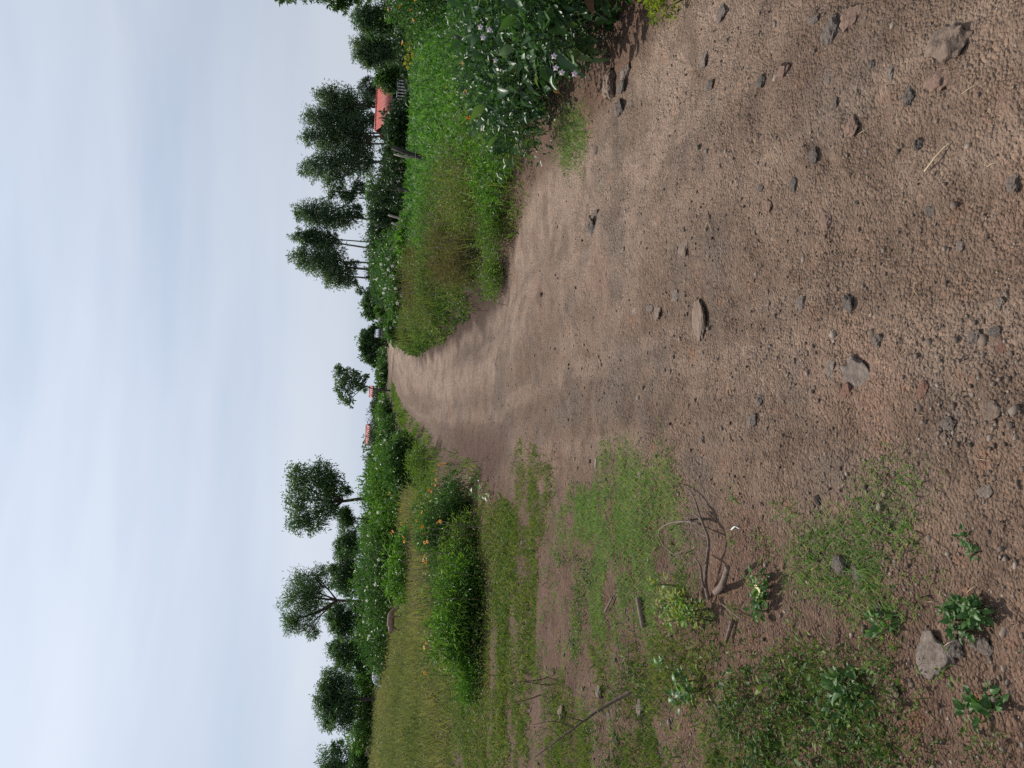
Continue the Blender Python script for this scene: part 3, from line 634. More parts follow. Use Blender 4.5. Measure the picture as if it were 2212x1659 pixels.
# ------------------------------------------------------------------ shrubs, trees, hedges
def lobes_leaves(mb, lobes, n, lsize, aspect=.42, clump=26, csize=.22, droop=-.1, T=T_LEAF, shell=.45, tint=(.45, .2)):
    """lobes: (centre, radii). Leaves gather in clumps through each lobe's volume."""
    vol = np.array([r[0] * r[2] for _, r in lobes]); vol = vol / vol.sum()
    for (c, r), w in zip(lobes, vol):
        c = np.asarray(c); r = np.asarray(r); k = max(3, int(n * w / clump))
        d = rdir(k); rad = (shell + (1 - shell) * rng.random(k)) ** .6
        wob = 1 + .22 * rng.normal(size=k).clip(-1.5, 1.5)
        cc = c + d * r * (rad * wob)[:, None]
        idx = np.repeat(np.arange(k), clump); m = len(idx); cs = csize * r.mean() * np.repeat(rng.uniform(.6, 1.3, k), clump)
        pos = cc[idx] + rng.normal(size=(m, 3)).clip(-1.5, 1.5) * cs[:, None] * np.array([1, 1, .75])
        ax = norm(norm(pos - c) + .9 * rng.normal(size=(m, 3)) + np.array([0, 0, droop])); nr_ = norm(rng.normal(size=(m, 3)) + np.array([0, 0, .9]))
        s = lsize * rng.uniform(.6, 1.35, m)
        t = np.clip(tint[0] + np.repeat(rng.normal(0, tint[1] * .7, k), clump) + rng.normal(0, tint[1] * .7, m), 0, 1)
        scatter(mb, T, pos, ax, nr_, s, s * aspect, t)
def tree(name, label, cat, d, lobes, base, fork, n, lsize, mat, bark=None, extra=(), tr=.12, group=None, aspect=.3, clump=24, csize=.22, droop=-.5, shell=.15, tint=(.45, .2), limbs=True, forked=None):
    """lobes (X, Y, rX, rY) read off the photo at distance d; base and fork of the trunk likewise"""
    L = []
    for (X, Y, rX, rY) in lobes:
        dd = d + rng.uniform(-.6, .6) * rY * d / FPX
        L.append((AT(X, Y, dd), np.array([rY, (rX + rY) / 2, rX]) * d / FPX))
    b = AT(base[0], base[1], d); b[2] = float(H(b[0], b[1])) - .05
    fk = AT(fork[0], fork[1], d)
    root = empty(name, b, label, cat, group)
    mb = MB(); bend = (b + fk) / 2 + np.array([rng.normal(0, tr), 0, 0])
    tube(mb, curve_pts([b, bend, fk], 7), np.linspace(tr, tr * .62, 7), 7)
    for (e0, e1) in extra:
        q0 = AT(*e0, d + .5); q0[2] = float(H(q0[0], q0[1])) - .05; q1 = AT(*e1, d + .3)
        tube(mb, curve_pts([q0, (q0 + q1) / 2 + np.array([rng.normal(0, .12), 0, 0]), q1], 7), np.linspace(tr * .8, tr * .4, 7), 6)
    if limbs:
        for (c, r) in L:
            mid = (fk + c) / 2 + rng.normal(size=3) * r.mean() * .2
            tube(mb, curve_pts([fk, mid, c + np.array([0, 0, r[2] * .5])], 6), np.linspace(tr * .55, tr * .12, 6), 5)
            for _ in range(3):
                e = c + rdir(1)[0] * r * .8; tube(mb, [mid, (mid + e) / 2 + rng.normal(size=3) * .1 * r.mean(), e], [tr * .28, tr * .18, tr * .05], 4)
    mb.obj('trunk', bark or M_BARK, root, True)
    mb = MB(); L = [(c, r * 1.06) for c, r in L]; lobes_leaves(mb, L, int(n * (2.0 if d > 70 else 2.4)), lsize * .85, aspect, clump, csize, droop, T_LEAF, shell, tint)
    cr_ = mb.obj('crown', mat, root); return root
GT = 'eucalyptus trees behind the maize'
E75 = dict(mat=M_GUM, bark=M_PALEBARK, tr=.16, group=GT, cat='tree', name='eucalyptus_tree', d=75, lsize=.30, csize=.20, clump=20)
tree(label='rightmost eucalyptus, its leafy top just left of the red roof', lobes=[(704, 208, 26, 17), (732, 216, 38, 25), (757, 228, 34, 27), (790, 222, 13, 11), (809, 221, 8, 9)], base=(858, 226), fork=(775, 226), n=3600, **E75)
tree(label='eucalyptus with a rounded top, second from the red roof', lobes=[(684, 255, 28, 21), (720, 257, 42, 31), (760, 262, 35, 27), (795, 258, 18, 18), (815, 268, 12, 14)], base=(858, 262), fork=(800, 260), n=4600, **E75)
tree(label='dense eucalyptus with twin low trunks, third from the red roof', lobes=[(676, 300, 26, 17), (706, 300, 30, 28), (745, 300, 38, 34), (778, 305, 30, 30)], extra=[((858, 286), (780, 288)), ((858, 302), (785, 310))], base=(858, 293), fork=(800, 296), n=4600, **E75)
tree(label='broad eucalyptus right above the tall forked fence post', lobes=[(672, 362, 26, 20), (702, 360, 36, 31), (745, 352, 42, 34), (785, 348, 28, 32), (722, 392, 22, 16)], base=(858, 350), fork=(808, 350), n=5200, **E75)
tree(label='thin low eucalyptus in the dip between two tall crowns', lobes=[(728, 416, 18, 14), (752, 424, 18, 16), (775, 405, 16, 18)], extra=[((855, 405), (770, 400)), ((855, 430), (775, 428))], base=(855, 418), fork=(790, 416), n=1300, **E75)
tree(label='eucalyptus with a brownish pointed top above the leaning posts', lobes=[(655, 460, 20, 16), (682, 463, 30, 26), (718, 466, 30, 28), (750, 470, 20, 22), (770, 455, 12, 16)], base=(855, 478), fork=(775, 470), n=4200, **E75)
tree(label='slender eucalyptus with a small high crown on a thin bare trunk', lobes=[(652, 511, 20, 12), (676, 514, 22, 18), (708, 520, 22, 18)], extra=[((850, 525), (715, 516))], base=(850, 546), fork=(720, 524), n=2500, **{**E75, 'tr': .11})
tree(label='tallest and leftmost eucalyptus with two bare trunks side by side', lobes=[(648, 555, 22, 18), (680, 560, 34, 30), (715, 566, 32, 34), (722, 600, 26, 22), (750, 606, 18, 18), (757, 578, 14, 16), (780, 627, 10, 8)], extra=[((848, 600), (748, 596)), ((848, 574), (745, 566))], base=(848, 590), fork=(752, 578), n=5600, **E75)
# a second bare trunk beside it belongs to the same clump
GF = 'trees on the horizon'
tree('round_tree', 'round dark tree on the horizon just left of the eucalyptus', 'tree', 120, [(800, 655, 16, 16), (803, 675, 16, 14), (798, 643, 10, 10)], (826, 662), (812, 660), 2400, .45, M_DKBUSH, tr=.2, group=GF, aspect=.5)
tree('spreading_tree', 'wide dark spreading tree behind the bend of the road', 'tree', 110, [(795, 722, 16, 12), (792, 742, 17, 16), (797, 765, 16, 14), (808, 782, 13, 10), (806, 712, 10, 8), (812, 735, 10, 16)], (828, 745), (812, 745), 3200, .42, M_DKBUSH, tr=.25, group=GF, aspect=.5)
tree('light_bush', 'light green round bush in front of the round dark tree', 'bush', 90, [(819, 672, 8, 14)], (830, 672), (824, 672), 700, .25, M_BRIGHT, tr=.05, group=GF, aspect=.5)
tree('branching_tree', 'ragged lone tree with open branches above the far left verge', 'tree', 70, [(728, 797, 9, 10), (740, 815, 17, 16), (735, 838, 14, 13), (757, 805, 16, 12), (765, 830, 18, 16), (745, 858, 14, 10), (757, 868, 10, 8), (783, 815, 10, 10), (785, 838, 9, 9)], (812, 842), (788, 834), 1500, .24, M_DKBUSH, tr=.09, group=GF, aspect=.5, csize=.25, shell=.2)
tree('umbrella_tree', 'lone tree with a wide uneven crown on a curved trunk', 'tree', 45, [(645, 1030, 28, 28), (640, 1075, 24, 30), (645, 1120, 26, 24), (690, 1022, 34, 24), (690, 1065, 36, 34), (675, 1130, 28, 20), (715, 1045, 22, 26), (705, 1098, 24, 22), (742, 1060, 14, 16)], (792, 1076), (740, 1083), 5200, .17, M_DKBUSH, tr=.13, group=GF, aspect=.45, csize=.26, shell=.2, tint=(.5, .28))
tree('feathery_tree', 'feathery tree with a leaning forked trunk at the field edge', 'tree', 45, [(660, 1262, 34, 26), (645, 1295, 34, 28), (650, 1335, 30, 24), (680, 1290, 24, 34), (690, 1240, 20, 16), (630, 1345, 18, 18), (668, 1362, 20, 14)], (785, 1302), (728, 1297), 4600, .18, M_DKBUSH, tr=.12, group=GF, aspect=.24, csize=.27, shell=.2, droop=.3, tint=(.55, .25))
tree('dark_tree', 'dark bushy tree under the feathery crown, on its left', 'tree', 52, [(758, 1335, 14, 30), (730, 1335, 24, 26), (740, 1360, 20, 18), (722, 1318, 18, 16)], (775, 1335), (755, 1335), 2600, .22, M_DKBUSH, tr=.12, group=GF)
tree('dark_tree', 'dark tree rising behind the green band, right of the feathery one', 'tree', 56, [(758, 1240, 14, 34), (732, 1250, 22, 26), (725, 1232, 16, 14), (745, 1272, 18, 18), (742, 1212, 16, 20)], (775, 1240), (755, 1240), 2800, .24, M_DKBUSH, tr=.12, group=GF)
tree('dark_tree', 'dark rounded tree below the gap between the two lone trees', 'tree', 58, [(760, 1180, 14, 26), (740, 1180, 20, 24), (752, 1158, 16, 16)], (778, 1178), (760, 1178), 2000, .24, M_DKBUSH, tr=.12, group=GF)
tree('wispy_shrub', 'wispy light shrub leaning beside the curved trunk', 'shrub', 48, [(748, 1120, 15, 20), (742, 1108, 10, 12)], (780, 1118), (760, 1118), 1300, .2, M_BUSH, tr=.05, group=GF, aspect=.2)
tree('broad_tree', 'broad dark tree over the goat, farthest left but one', 'tree', 52, [(752, 1505, 14, 52), (712, 1470, 24, 26), (700, 1500, 22, 24), (705, 1535, 26, 26), (730, 1490, 26, 34), (735, 1545, 24, 30), (708, 1562, 14, 18)], (768, 1508), (745, 1508), 5200, .22, M_DKBUSH, tr=.14, group=GF)
tree('dark_tree', 'low dark tree with a small tuft between two bigger ones', 'tree', 55, [(756, 1410, 12, 30), (735, 1405, 22, 26), (718, 1395, 10, 10), (740, 1435, 18, 16)], (770, 1410), (752, 1410), 2300, .22, M_DKBUSH, tr=.1, group=GF)
tree('dark_tree', 'dark tree cut by the left end of the treeline', 'tree', 60, [(748, 1650, 16, 40), (712, 1640, 22, 30), (722, 1680, 26, 34), (728, 1612, 14, 14)], (765, 1650), (740, 1650), 2800, .24, M_DKBUSH, tr=.14, group=GF)
GR = 'garden trees around the red roofed house'
tree('garden_tree', 'dark drooping conifer at the right of the red roofed house', 'tree', 48, [(790, 95, 26, 18), (785, 120, 22, 16), (815, 105, 30, 28), (840, 115, 20, 24), (805, 138, 18, 12)], (892, 108), (850, 108), 5200, .2, M_GUM, tr=.14, group=GR, aspect=.25)
tree('garden_tree', 'dark tree with sunlit side, second from the right edge', 'tree', 46, [(785, 35, 24, 18), (800, 55, 24, 18), (825, 40, 28, 26), (845, 60, 20, 18)], (894, 45), (850, 45), 4600, .19, M_DKBUSH, tr=.14, group=GR, aspect=.3)
tree('garden_bush', 'light green rounded bush covering the right end of the red roof', 'bush', 55, [(828, 165, 16, 22), (840, 185, 14, 12), (845, 158, 16, 20)], (885, 168), (858, 168), 2600, .2, M_BUSH, tr=.06, group=GR, aspect=.45)
tree('casuarina_tree', 'thin greyish casuarina tops rising behind the red roof', 'tree', 95, [(800, 178, 14, 8), (790, 192, 14, 9), (800, 205, 15, 10), (812, 190, 10, 14)], (858, 192), (825, 192), 900, .55, M_GREYTREE, tr=.12, group=GR, aspect=.1, droop=.5, clump=14)
tree('near_tree', 'overhanging tree whose leafy branch ends enter at the right edge', 'tree', 17, [(610, -12, 18, 14), (640, -30, 40, 22), (712, -4, 22, 20), (740, 2, 24, 16), (765, -20, 26, 26), (690, -60, 60, 40), (760, -70, 60, 40)], (905, -70), (820, -70), 5200, .10, M_BUSH, tr=.12, group=GR, aspect=.35, csize=.16, tint=(.4, .25))

def bush(name, label, cat, pos, rad, n, lsize, mat, group=None, flowers=None, fmat=None, stems=7, aspect=.45, lumps=6, T=T_LEAF, clump=16, csize=.2, tint=(.45, .2), droop=0.0, fsize=.03, shell=.3, child=True):
    """a shrub rooted at pos (x, y): lumpy foliage over splayed stems"""
    x, y = pos; z = float(H(x, y)); rx, ry, rz = rad
    root = empty(name, (x, y, z), label, cat, group)
    L = [(np.array([x, y, z + rz * .95]), np.array([rx * .8, ry * .8, rz * .9]))]
    for i in range(lumps):
        a = 6.283 * (i + rng.random() * .6) / lumps; q = rng.uniform(.35, .75)
        L.append((np.array([x + math.cos(a) * rx * q, y + math.sin(a) * ry * q, z + rz * rng.uniform(.45, 1.35)]), np.array([rx, ry, rz]) * rng.uniform(.38, .58)))
    mb = MB()
    for i in range(stems):
        c, r = L[i % len(L)]; e = c + rdir(1)[0] * r * .7
        s0 = np.array([x, y, z - .02]) + rng.normal(0, .06, 3) * [rx, ry, 0]
        tube(mb, curve_pts([s0, (s0 + e) / 2 + rng.normal(0, .06, 3) * rx, e], 6), np.linspace(.02, .006, 6) * max(rx, .3), 5)
    st_ = mb.obj('stem', M_STEM if mat is not M_DARK else M_BARK, root)
    mb = MB(); lobes_leaves(mb, L, n, lsize, aspect, clump, csize, droop, T, shell, tint)
    v = np.concatenate(mb.v); 
    g = H(v[:, 0], v[:, 1]) + .01; v[:, 2] = np.maximum(v[:, 2], g); mb.v = [v]; mb.f = [np.concatenate(mb.f)] if False else mb.f
    # keep vertex blocks aligned after flattening
    mb.t = [np.concatenate(mb.t)]; mb.f = [np.concatenate(mb.f)]
    fo = mb.obj('foliage', mat, root); fo['kind'] = 'stuff'
    return root, L
def flower_mesh(mat, petals=8, cup=.15, name='flower'):
    mb = MB(); n = petals; a = np.arange(n) * 6.283 / n
    ax = np.stack([np.cos(a), np.sin(a), np.full(n, cup)], 1)
    scatter(mb, T_LEAF, ax * .12, ax, np.tile([0, 0, 1.], (n, 1)), 1.0, .75, rng.random(n))
    return mb.mesh(name, mat)
def centre_mesh():
    mb = MB(); v, f = ICO; mb.add(v * [.3, .3, .2] + [0, 0, .12], f); return mb.mesh('flower_centre', M_FLC)
F_O, F_P, F_W, F_Y, F_C = flower_mesh(M_FLO, 9, .05), flower_mesh(M_FLP, 5, .6), flower_mesh(M_FLW, 5, .5), flower_mesh(M_FLY, 7, .2), centre_mesh()
def put_flower(root, p, size, me, centre=True, face=None, stem_to=None):
    o = bpy.data.objects.new('flower', me); col.objects.link(o); o.parent = root
    o.location = Vector(p) - root.location; o.scale = (size,) * 3
    d = Vector(face if face is not None else (rng.normal(0, .5), -.6 + rng.normal(0, .4), .9)); o.rotation_euler = d.to_track_quat('Z', 'Y').to_euler()
    if centre:
        c = bpy.data.objects.new('flower_centre', F_C); col.objects.link(c); c.parent = o
    return o
def flower_stems(root, pts, r=.004):
    mb = MB()
    for p in pts:
        g = float(H(p[0], p[1])); b = np.array([p[0] + rng.normal(0, .06), p[1] + rng.normal(0, .06), max(g, p[2] - rng.uniform(.35, .6))])
        tube(mb, curve_pts([b, (b + p) / 2 + rng.normal(0, .02, 3), p], 5), r, 4)
    mb.obj('flower_stem', M_STEM, root)['kind'] = 'stuff'

# --- right roadside bushes with broad leaves, every large leaf its own piece
big_meshes = []
for i in range(5):
    mb = MB(); T = _bigleaf(6, rng.uniform(.1, .45), rng.uniform(.1, .25), rng.uniform(.01, .05)); v = T[0] * [1, rng.uniform(.42, .6), 1]
    mb.add(v, T[1], .2 + .16 * i); big_meshes.append(mb.mesh('leaf', M_BROAD, smooth=True))
def leaf_copy(me):
    o = bpy.data.objects.new('leaf', me); col.objects.link(o); return o
dry_leaf = MB(); dry_leaf.add(T_BIG[0] * [1, .5, 1], T_BIG[1], .6); dry_leaf = dry_leaf.mesh('leaf', M_REDDRY, smooth=True)
yel_leaf = MB(); yel_leaf.add(T_BIG[0] * [1, .5, 1], T_BIG[1], .6); yel_leaf = yel_leaf.mesh('leaf', M_YELLOW, smooth=True)
def big_leaves(root, L, n, size, meshes, face=(-.5, -.85, .35), dry=0.0):
    for i in range(n):
        c, r = L[rng.integers(len(L))]; d = norm(rng.normal(size=3) + np.array(face) * .9); p = c + d * r * rng.uniform(.75, 1.08)
        g = float(H(p[0], p[1]))
        if p[2] < g + .03: p[2] = g + rng.uniform(.03, .15)
        ax = norm(d + rng.normal(size=3) * .6 + np.array([0, 0, -.25])); nn = norm(rng.normal(size=3) * .5 + np.array([0, 0, 1]) + .3 * d)
        side = norm(np.cross(nn, ax)); up = np.cross(ax, side); s = size * rng.uniform(.65, 1.3)
        me = dry_leaf if rng.random() < dry else meshes[rng.integers(len(meshes))]
        o = leaf_copy(me); o.parent = root
        m = Matrix([[ax[k] * s, side[k] * s, up[k] * s, 0] for k in range(3)] + [[0, 0, 0, 1]]); m.translation = Vector(p) - root.location; o.matrix_local = m
GB = 'broad leaved bushes along the right edge'
rt, L = bush('broad_leaved_bush', 'broad leaved bush with lilac flowers beside the charred post', 'bush', (3.05, 5.9), (.8, .8, .56), 8000, .05, M_BROAD, GB, lumps=7, tint=(.4, .22))
big_leaves(rt, L, 270, .14, big_meshes); B1 = rt
rt, L = bush('broad_leaved_bush', 'broad leaved bush overhanging the tan stone slab', 'bush', (2.66, 4.95), (.55, .6, .44), 6000, .042, M_BROAD, GB, lumps=7, tint=(.4, .22))
big_leaves(rt, L, 230, .14, big_meshes, dry=.02); B2 = rt
rt, L = bush('broad_leaved_bush', 'bush with rusty dry leaves at the top right road edge', 'bush', (2.78, 4.15), (.55, .6, .4), 6000, .034, M_BROAD, GB, lumps=7, tint=(.42, .25))
big_leaves(rt, L, 240, .10, big_meshes, dry=.08); B3 = rt
rt, L = bush('broad_leaved_bush', 'tall broad leaved bush at the far right, behind the rusty leaved one', 'bush', (3.75, 4.9), (.7, .8, .58), 4200, .05, M_BROAD, GB, lumps=7, tint=(.38, .22))
big_leaves(rt, L, 200, .16, big_meshes)
rt, L = bush('broad_leaved_bush', 'broad leaved bush reaching down to the bare right shoulder', 'bush', (2.8, 7.0), (.68, .75, .46), 7000, .05, M_BROAD, GB, lumps=7, tint=(.42, .22))
big_leaves(rt, L, 250, .135, big_meshes); B5 = rt
for (X, Y, d, r_) in [(1038, 59, 5.3, B1), (1057, 65, 5.25, B1), (1044, 82, 5.4, B1), (1071, 131, 5.7, B1), (1197, 122, 4.75, B2), (1201, 147, 4.8, B2), (1214, 157, 4.85, B2), (1241, 160, 4.85, B2)]:
    put_flower(r_, AT(X, Y, d), .022, F_P, False, (-.3, -1, .3))
# pale green sprig by the road edge
p = P(1405, 40)
rt, L = bush('green_sprig', 'pale green fern like sprig hanging over the road edge', 'plant', (2.2, 4.05), (.16, .16, .14), 500, .035, M_YELLOW, None, lumps=4, stems=4)
GM = 'marigold clumps'
rt, L = bush('marigold_clump', 'clump with orange flowers below the broad leaved bushes', 'flower clump', (3.0, 8.4), (.75, .7, .36), 5200, .055, M_BRIGHT, GM, lumps=7, aspect=.3)
fp = [AT(X, Y, d) for (X, Y, d) in [(1002, 134, 8.2), (1011, 131, 8.2), (1004, 198, 8.3), (1012, 254, 8.2), (1054, 258, 7.8), (1071, 249, 7.7), (1070, 268, 7.8), (1085, 275, 7.9), (1062, 243, 7.8)]]
for p in fp: put_flower(rt, p, .036, F_O)
flower_stems(rt, fp)
rt, L = bush('weedy_bush', 'leafy dark green weed thicket in front of the maize', 'bush', (4.6, 10.0), (1.2, 1.0, .42), 6500, .07, M_BUSH, GM, lumps=8, aspect=.35)
rt, L = bush('weedy_bush', 'leafy weed thicket under the charred post', 'bush', (4.3, 7.2), (.8, .8, .45), 5200, .06, M_BUSH, GM, lumps=8, aspect=.35)
rt, L = bush('weedy_bush', 'leafy weed thicket at the right edge before the maize', 'bush', (5.6, 8.4), (1.0, 1.0, .45), 5200, .06, M_BUSH, GM, lumps=8, aspect=.35)
rt, L = bush('weedy_bush', 'green weed patch at the corner where the bare shoulder ends', 'bush', (2.75, 9.8), (.7, .9, .26), 4600, .06, M_BRIGHT, GM, lumps=8, aspect=.3)
# ragged clumps on the right bank
GW = 'weed clumps on the right bank'
for (px, py, rx, rz, mat, n, ls, lab) in [
    (1.95, 12.2, .55, .30, M_BROWNWEED, 5200, .045, 'brown twiggy weed clump over the eroded bank'),
    (2.3, 13.6, .7, .36, M_BROWNWEED, 5200, .05, 'taller brown weed clump behind the eroded bank'),
    (1.62, 11.0, .4, .16, M_LIME, 3200, .045, 'low green leafy tuft hanging over the eroded bank'),
    (2.75, 11.2, .65, .30, M_OLIVE, 5200, .045, 'olive weed clump in the middle of the right bank'),
    (3.3, 13.0, .8, .34, M_OLIVE, 5200, .05, 'olive weed clump toward the fence posts'),
    (2.1, 10.2, .45, .18, M_LIME, 3600, .04, 'green weed tuft at the lower edge of the right bank'),
    (1.9, 17.0, .7, .32, M_OLIVE, 4600, .055, 'olive weed mound where the road narrows'),
    (2.6, 20.0, .9, .40, M_BROWNWEED, 4600, .065, 'brownish weed mound before the lilac bushes'),
    (1.7, 22.5, .6, .26, M_LIME, 3600, .06, 'yellow green weed mound beside the narrow road'),
    (3.6, 16.5, .9, .38, M_BRIGHT, 5200, .06, 'leafy green clump between bank and maize'),
    (1.8, 28.0, .7, .28, M_OLIVE, 3200, .08, 'far olive weed mound at the road edge')]:
    rt, L = bush('weed_clump', lab, 'weeds', (px, py), (rx, rx * 1.1, rz), n, ls, mat, GW, lumps=11, aspect=.28, csize=.3, stems=9)
    mb = MB()
    for i in range(26):
        b = np.array([px + rng.normal(0, rx * .5), py + rng.normal(0, rx * .5), 0]); b[2] = float(H(b[0], b[1])); e = b + [rng.normal(0, .14), rng.normal(0, .14), rz * rng.uniform(1.2, 2.5)]
        tube(mb, [b, (b + e) / 2 + rng.normal(0, .03, 3), e], [.004, .003, .002], 4)
    mb.obj('dry_stalk', M_TWIG, rt)['kind'] = 'stuff'
# shrub with orange blossom at the right edge
rt, L = bush('blossom_shrub', 'shrub dotted with salmon orange blossoms under the overhanging tree', 'shrub', (8.4, 16.5), (1.1, 1.2, .95), 7000, .085, M_BUSH, None, lumps=8, aspect=.4)
for i in range(22):
    c, r = L[rng.integers(len(L))]; p = c + norm(rng.normal(size=3) + [-.3, -1, .5]) * r * 1.02; put_flower(rt, p, .05, F_O, False)
# lilac bushes further along the right verge
GL = 'lilac flowered bushes on the right verge'
for i, (px, py, rx, rz, nf, lab) in enumerate([(4.4, 31, 1.5, .78, 40, 'big sparkling bush full of lilac flowers before the bend'), (5.3, 36, 1.6, .9, 30, 'lilac flowered bush behind the biggest one'),
        (3.0, 30, .9, .45, 16, 'low lilac flowered bush at the road side of the big one'), (2.6, 39, .9, .5, 12, 'farthest small lilac flowered bush right by the bend')]):
    rt, L = bush('lilac_bush', lab, 'bush', (px, py), (rx, rx, rz), 4200, .15, M_BUSH, GL, lumps=7, aspect=.4)
    for k in range(nf):
        c, r = L[rng.integers(len(L))]; p = c + norm(rng.normal(size=3) + [-.3, -1.1, .4]) * r * 1.03; put_flower(rt, p, .075, F_W, False, (-.2, -1, .4))
rt, L = bush('banana_leaf_plant', 'lush plant with long leaves below the fence posts', 'plant', (4.75, 27), (.9, .9, .42), 1300, .28, M_BRIGHT, None, lumps=6, aspect=.22, T=T_ARCH, clump=10)

# --- left verge bushes
GV = 'bushes on the left verge'
for (px, py, rx, rz, mat, n, ls, lab, fl) in [
    (-2.85, 25.5, 1.0, .6, M_BUSH, 6500, .14, 'leafy bush standing at the left road edge where it narrows', 0),
    (-3.1, 37, 1.2, .62, M_BUSH, 3800, .17, 'bushy green verge plant near the far bend', 6),
    (-2.6, 52, 1.3, .6, M_BUSH, 3200, .2, 'farthest leafy bush on the left verge of the bend', 6),
    (-4.3, 29, 1.6, .85, M_BRIGHT, 5600, .15, 'bright glossy leaved bush behind the narrow part of the road', 8),
    (-4.9, 41, 1.8, .8, M_BRIGHT, 4600, .19, 'bright verge bush under the ragged lone tree', 6),
    (-6.6, 30, 1.7, .95, M_BUSH, 5200, .15, 'dark green bush with pale pink flowers under the curved trunk', 8),
    (-8.4, 31, 1.7, .95, M_BUSH, 5200, .15, 'dark green bush left of the curved trunk', 6),
    (-10.6, 33, 1.9, .95, M_BUSH, 5200, .16, 'dark green bush at the field corner', 4),
    (-5.2, 21.5, 1.0, .48, M_BRIGHT, 4200, .12, 'low green bush behind the yellowish verge grass', 0),
    (-3.0, 64, 1.8, .6, M_BRIGHT, 2600, .25, 'far bright bush right of the ragged tree trunk', 0)]:
    rt, L = bush('verge_bush', lab, 'bush', (px, py), (rx, rx, rz), n, ls, mat, GV, lumps=7, aspect=.35)
    for k in range(fl):
        c, r = L[rng.integers(len(L))]; p = c + norm(rng.normal(size=3) + [.3, -1.1, .4]) * r * 1.03; put_flower(rt, p, .07, F_W, False, (.2, -1, .4))
# marigold thicket on the left with orange heads on thin stems
GO = 'left thicket with orange flowers'
rt, L = bush('sunflower_thicket', 'rounded bright feathery bush with dark shaded hollow', 'bush', (-3.2, 10.8), (.8, .65, .38), 13000, .075, M_BRIGHT, GO, lumps=16, aspect=.24, droop=-.2, tint=(.42, .34), csize=.26)
rt2, L = bush('sunflower_thicket', 'green thicket dotted with orange flower heads on thin stems', 'bush', (-2.9, 12.7), (.9, .8, .28), 9000, .07, M_BUSH, GO, lumps=14, aspect=.28, tint=(.5, .34), csize=.28)
rt3, L = bush('sunflower_thicket', 'sparse weedy thicket with orange flowers at the road side', 'bush', (-2.05, 12.6), (.6, .6, .28), 3600, .06, M_BUSH, GO, lumps=7, aspect=.3)
bush('sunflower_thicket', 'tall ragged sprigs with orange flowers rising behind the thicket', 'bush', (-2.35, 12.3), (.42, .4, .5), 4200, .075, M_BUSH, GO, lumps=9, aspect=.26, tint=(.55, .3), csize=.3)
bush('sunflower_thicket', 'yellowish leafy middle of the thicket with drying shoots', 'bush', (-2.75, 11.55), (.75, .6, .3), 7000, .07, M_LIME, GO, lumps=12, aspect=.24, tint=(.45, .34), csize=.3)
bush('sunflower_thicket', 'small loose leafy shoot at the outer end of the thicket', 'bush', (-4.0, 10.5), (.4, .4, .2), 2600, .07, M_BRIGHT, GO, lumps=7, aspect=.24, csize=.3)
o2 = [(840, 1067), (865, 1103), (911, 1106), (899, 1125), (866, 1131), (845, 1152), (848, 1148), (871, 1160), (912, 1138), (945, 1128), (951, 1126), (917, 1172), (923, 1170), (917, 1200), (914, 1210), (919, 1214), (915, 1152), (873, 1170), (917, 1454), (916, 1399), (921, 1388)]
fp = [AT(X, Y, 11.6 + (930 - X) * .02) for X, Y in o2]
for p in fp: put_flower(rt2, p, .030, F_O)
flower_stems(rt2, fp, .005)
o3 = [(941, 1036), (926, 1058), (932, 1062), (937, 1017), (956, 1003), (948, 1004), (961, 1000), (940, 1048)]
fp = [AT(X, Y, 12.2) for X, Y in o3]
for p in fp: put_flower(rt3, p, .024, F_O)
flower_stems(rt3, fp, .004)
for r_, cx_, cy_ in ((rt, -2.95, 10.9), (rt2, -3.1, 12.6)):
    mb = MB()
    for i in range(40):
        b = np.array([cx_ + rng.normal(0, .5), cy_ + rng.normal(0, .4), 0]); b[2] = float(H(b[0], b[1])); e = b + [rng.normal(0, .2), rng.normal(0, .2), rng.uniform(.5, 1.15)]
        tube(mb, curve_pts([b, (b + e) / 2 + rng.normal(0, .05, 3), e], 5), [.006, .005, .004, .003, .002], 4)
    mb.obj('dry_stalk', M_TWIG, r_)['kind'] = 'stuff'
bush('lime_bush', 'yellow green soft bush glowing between the verge and the thicket', 'bush', (-2.7, 15.6), (.9, .9, .38), 5200, .06, M_LIME, GO, lumps=8, aspect=.25)
bush('lime_bush', 'yellow green grass clump at the left road edge', 'bush', (-2.1, 18.8), (.7, .9, .3), 3600, .07, M_LIME, GO, lumps=7, aspect=.2)

# --- green band at the far edge of the left field (one bush after another)
for i, (X, d, lab) in enumerate([(1150, 50, 'right end'), (1205, 52, 'second from the right'), (1260, 53, 'third from the right, before the forked trunk'), (1315, 53, 'just left of the forked trunk'), (1370, 54, 'middle'),
        (1425, 54, 'above the white goat'), (1480, 55, 'left of the white goat'), (1535, 55, 'under the broad dark tree'), (1590, 56, 'second from the left'), (1650, 57, 'left end')]):
    p = AT(790, X, d)
    rt, L = bush('field_hedge_bush', 'leafy bush in the band edging the field, ' + lab, 'bush', (p[0], d), (1.35, .9, 1.08 + .07 * (i % 3)), 4200, .17, M_BUSH if i % 2 else M_BRIGHT, 'green band at the far edge of the field', lumps=6, aspect=.4)
    for k in range(5):
        c, r = L[rng.integers(len(L))]; q = c + norm(rng.normal(size=3) + [.3, -1.1, .4]) * r * 1.03; put_flower(rt, q, .07, F_W, False, (.2, -1, .4))
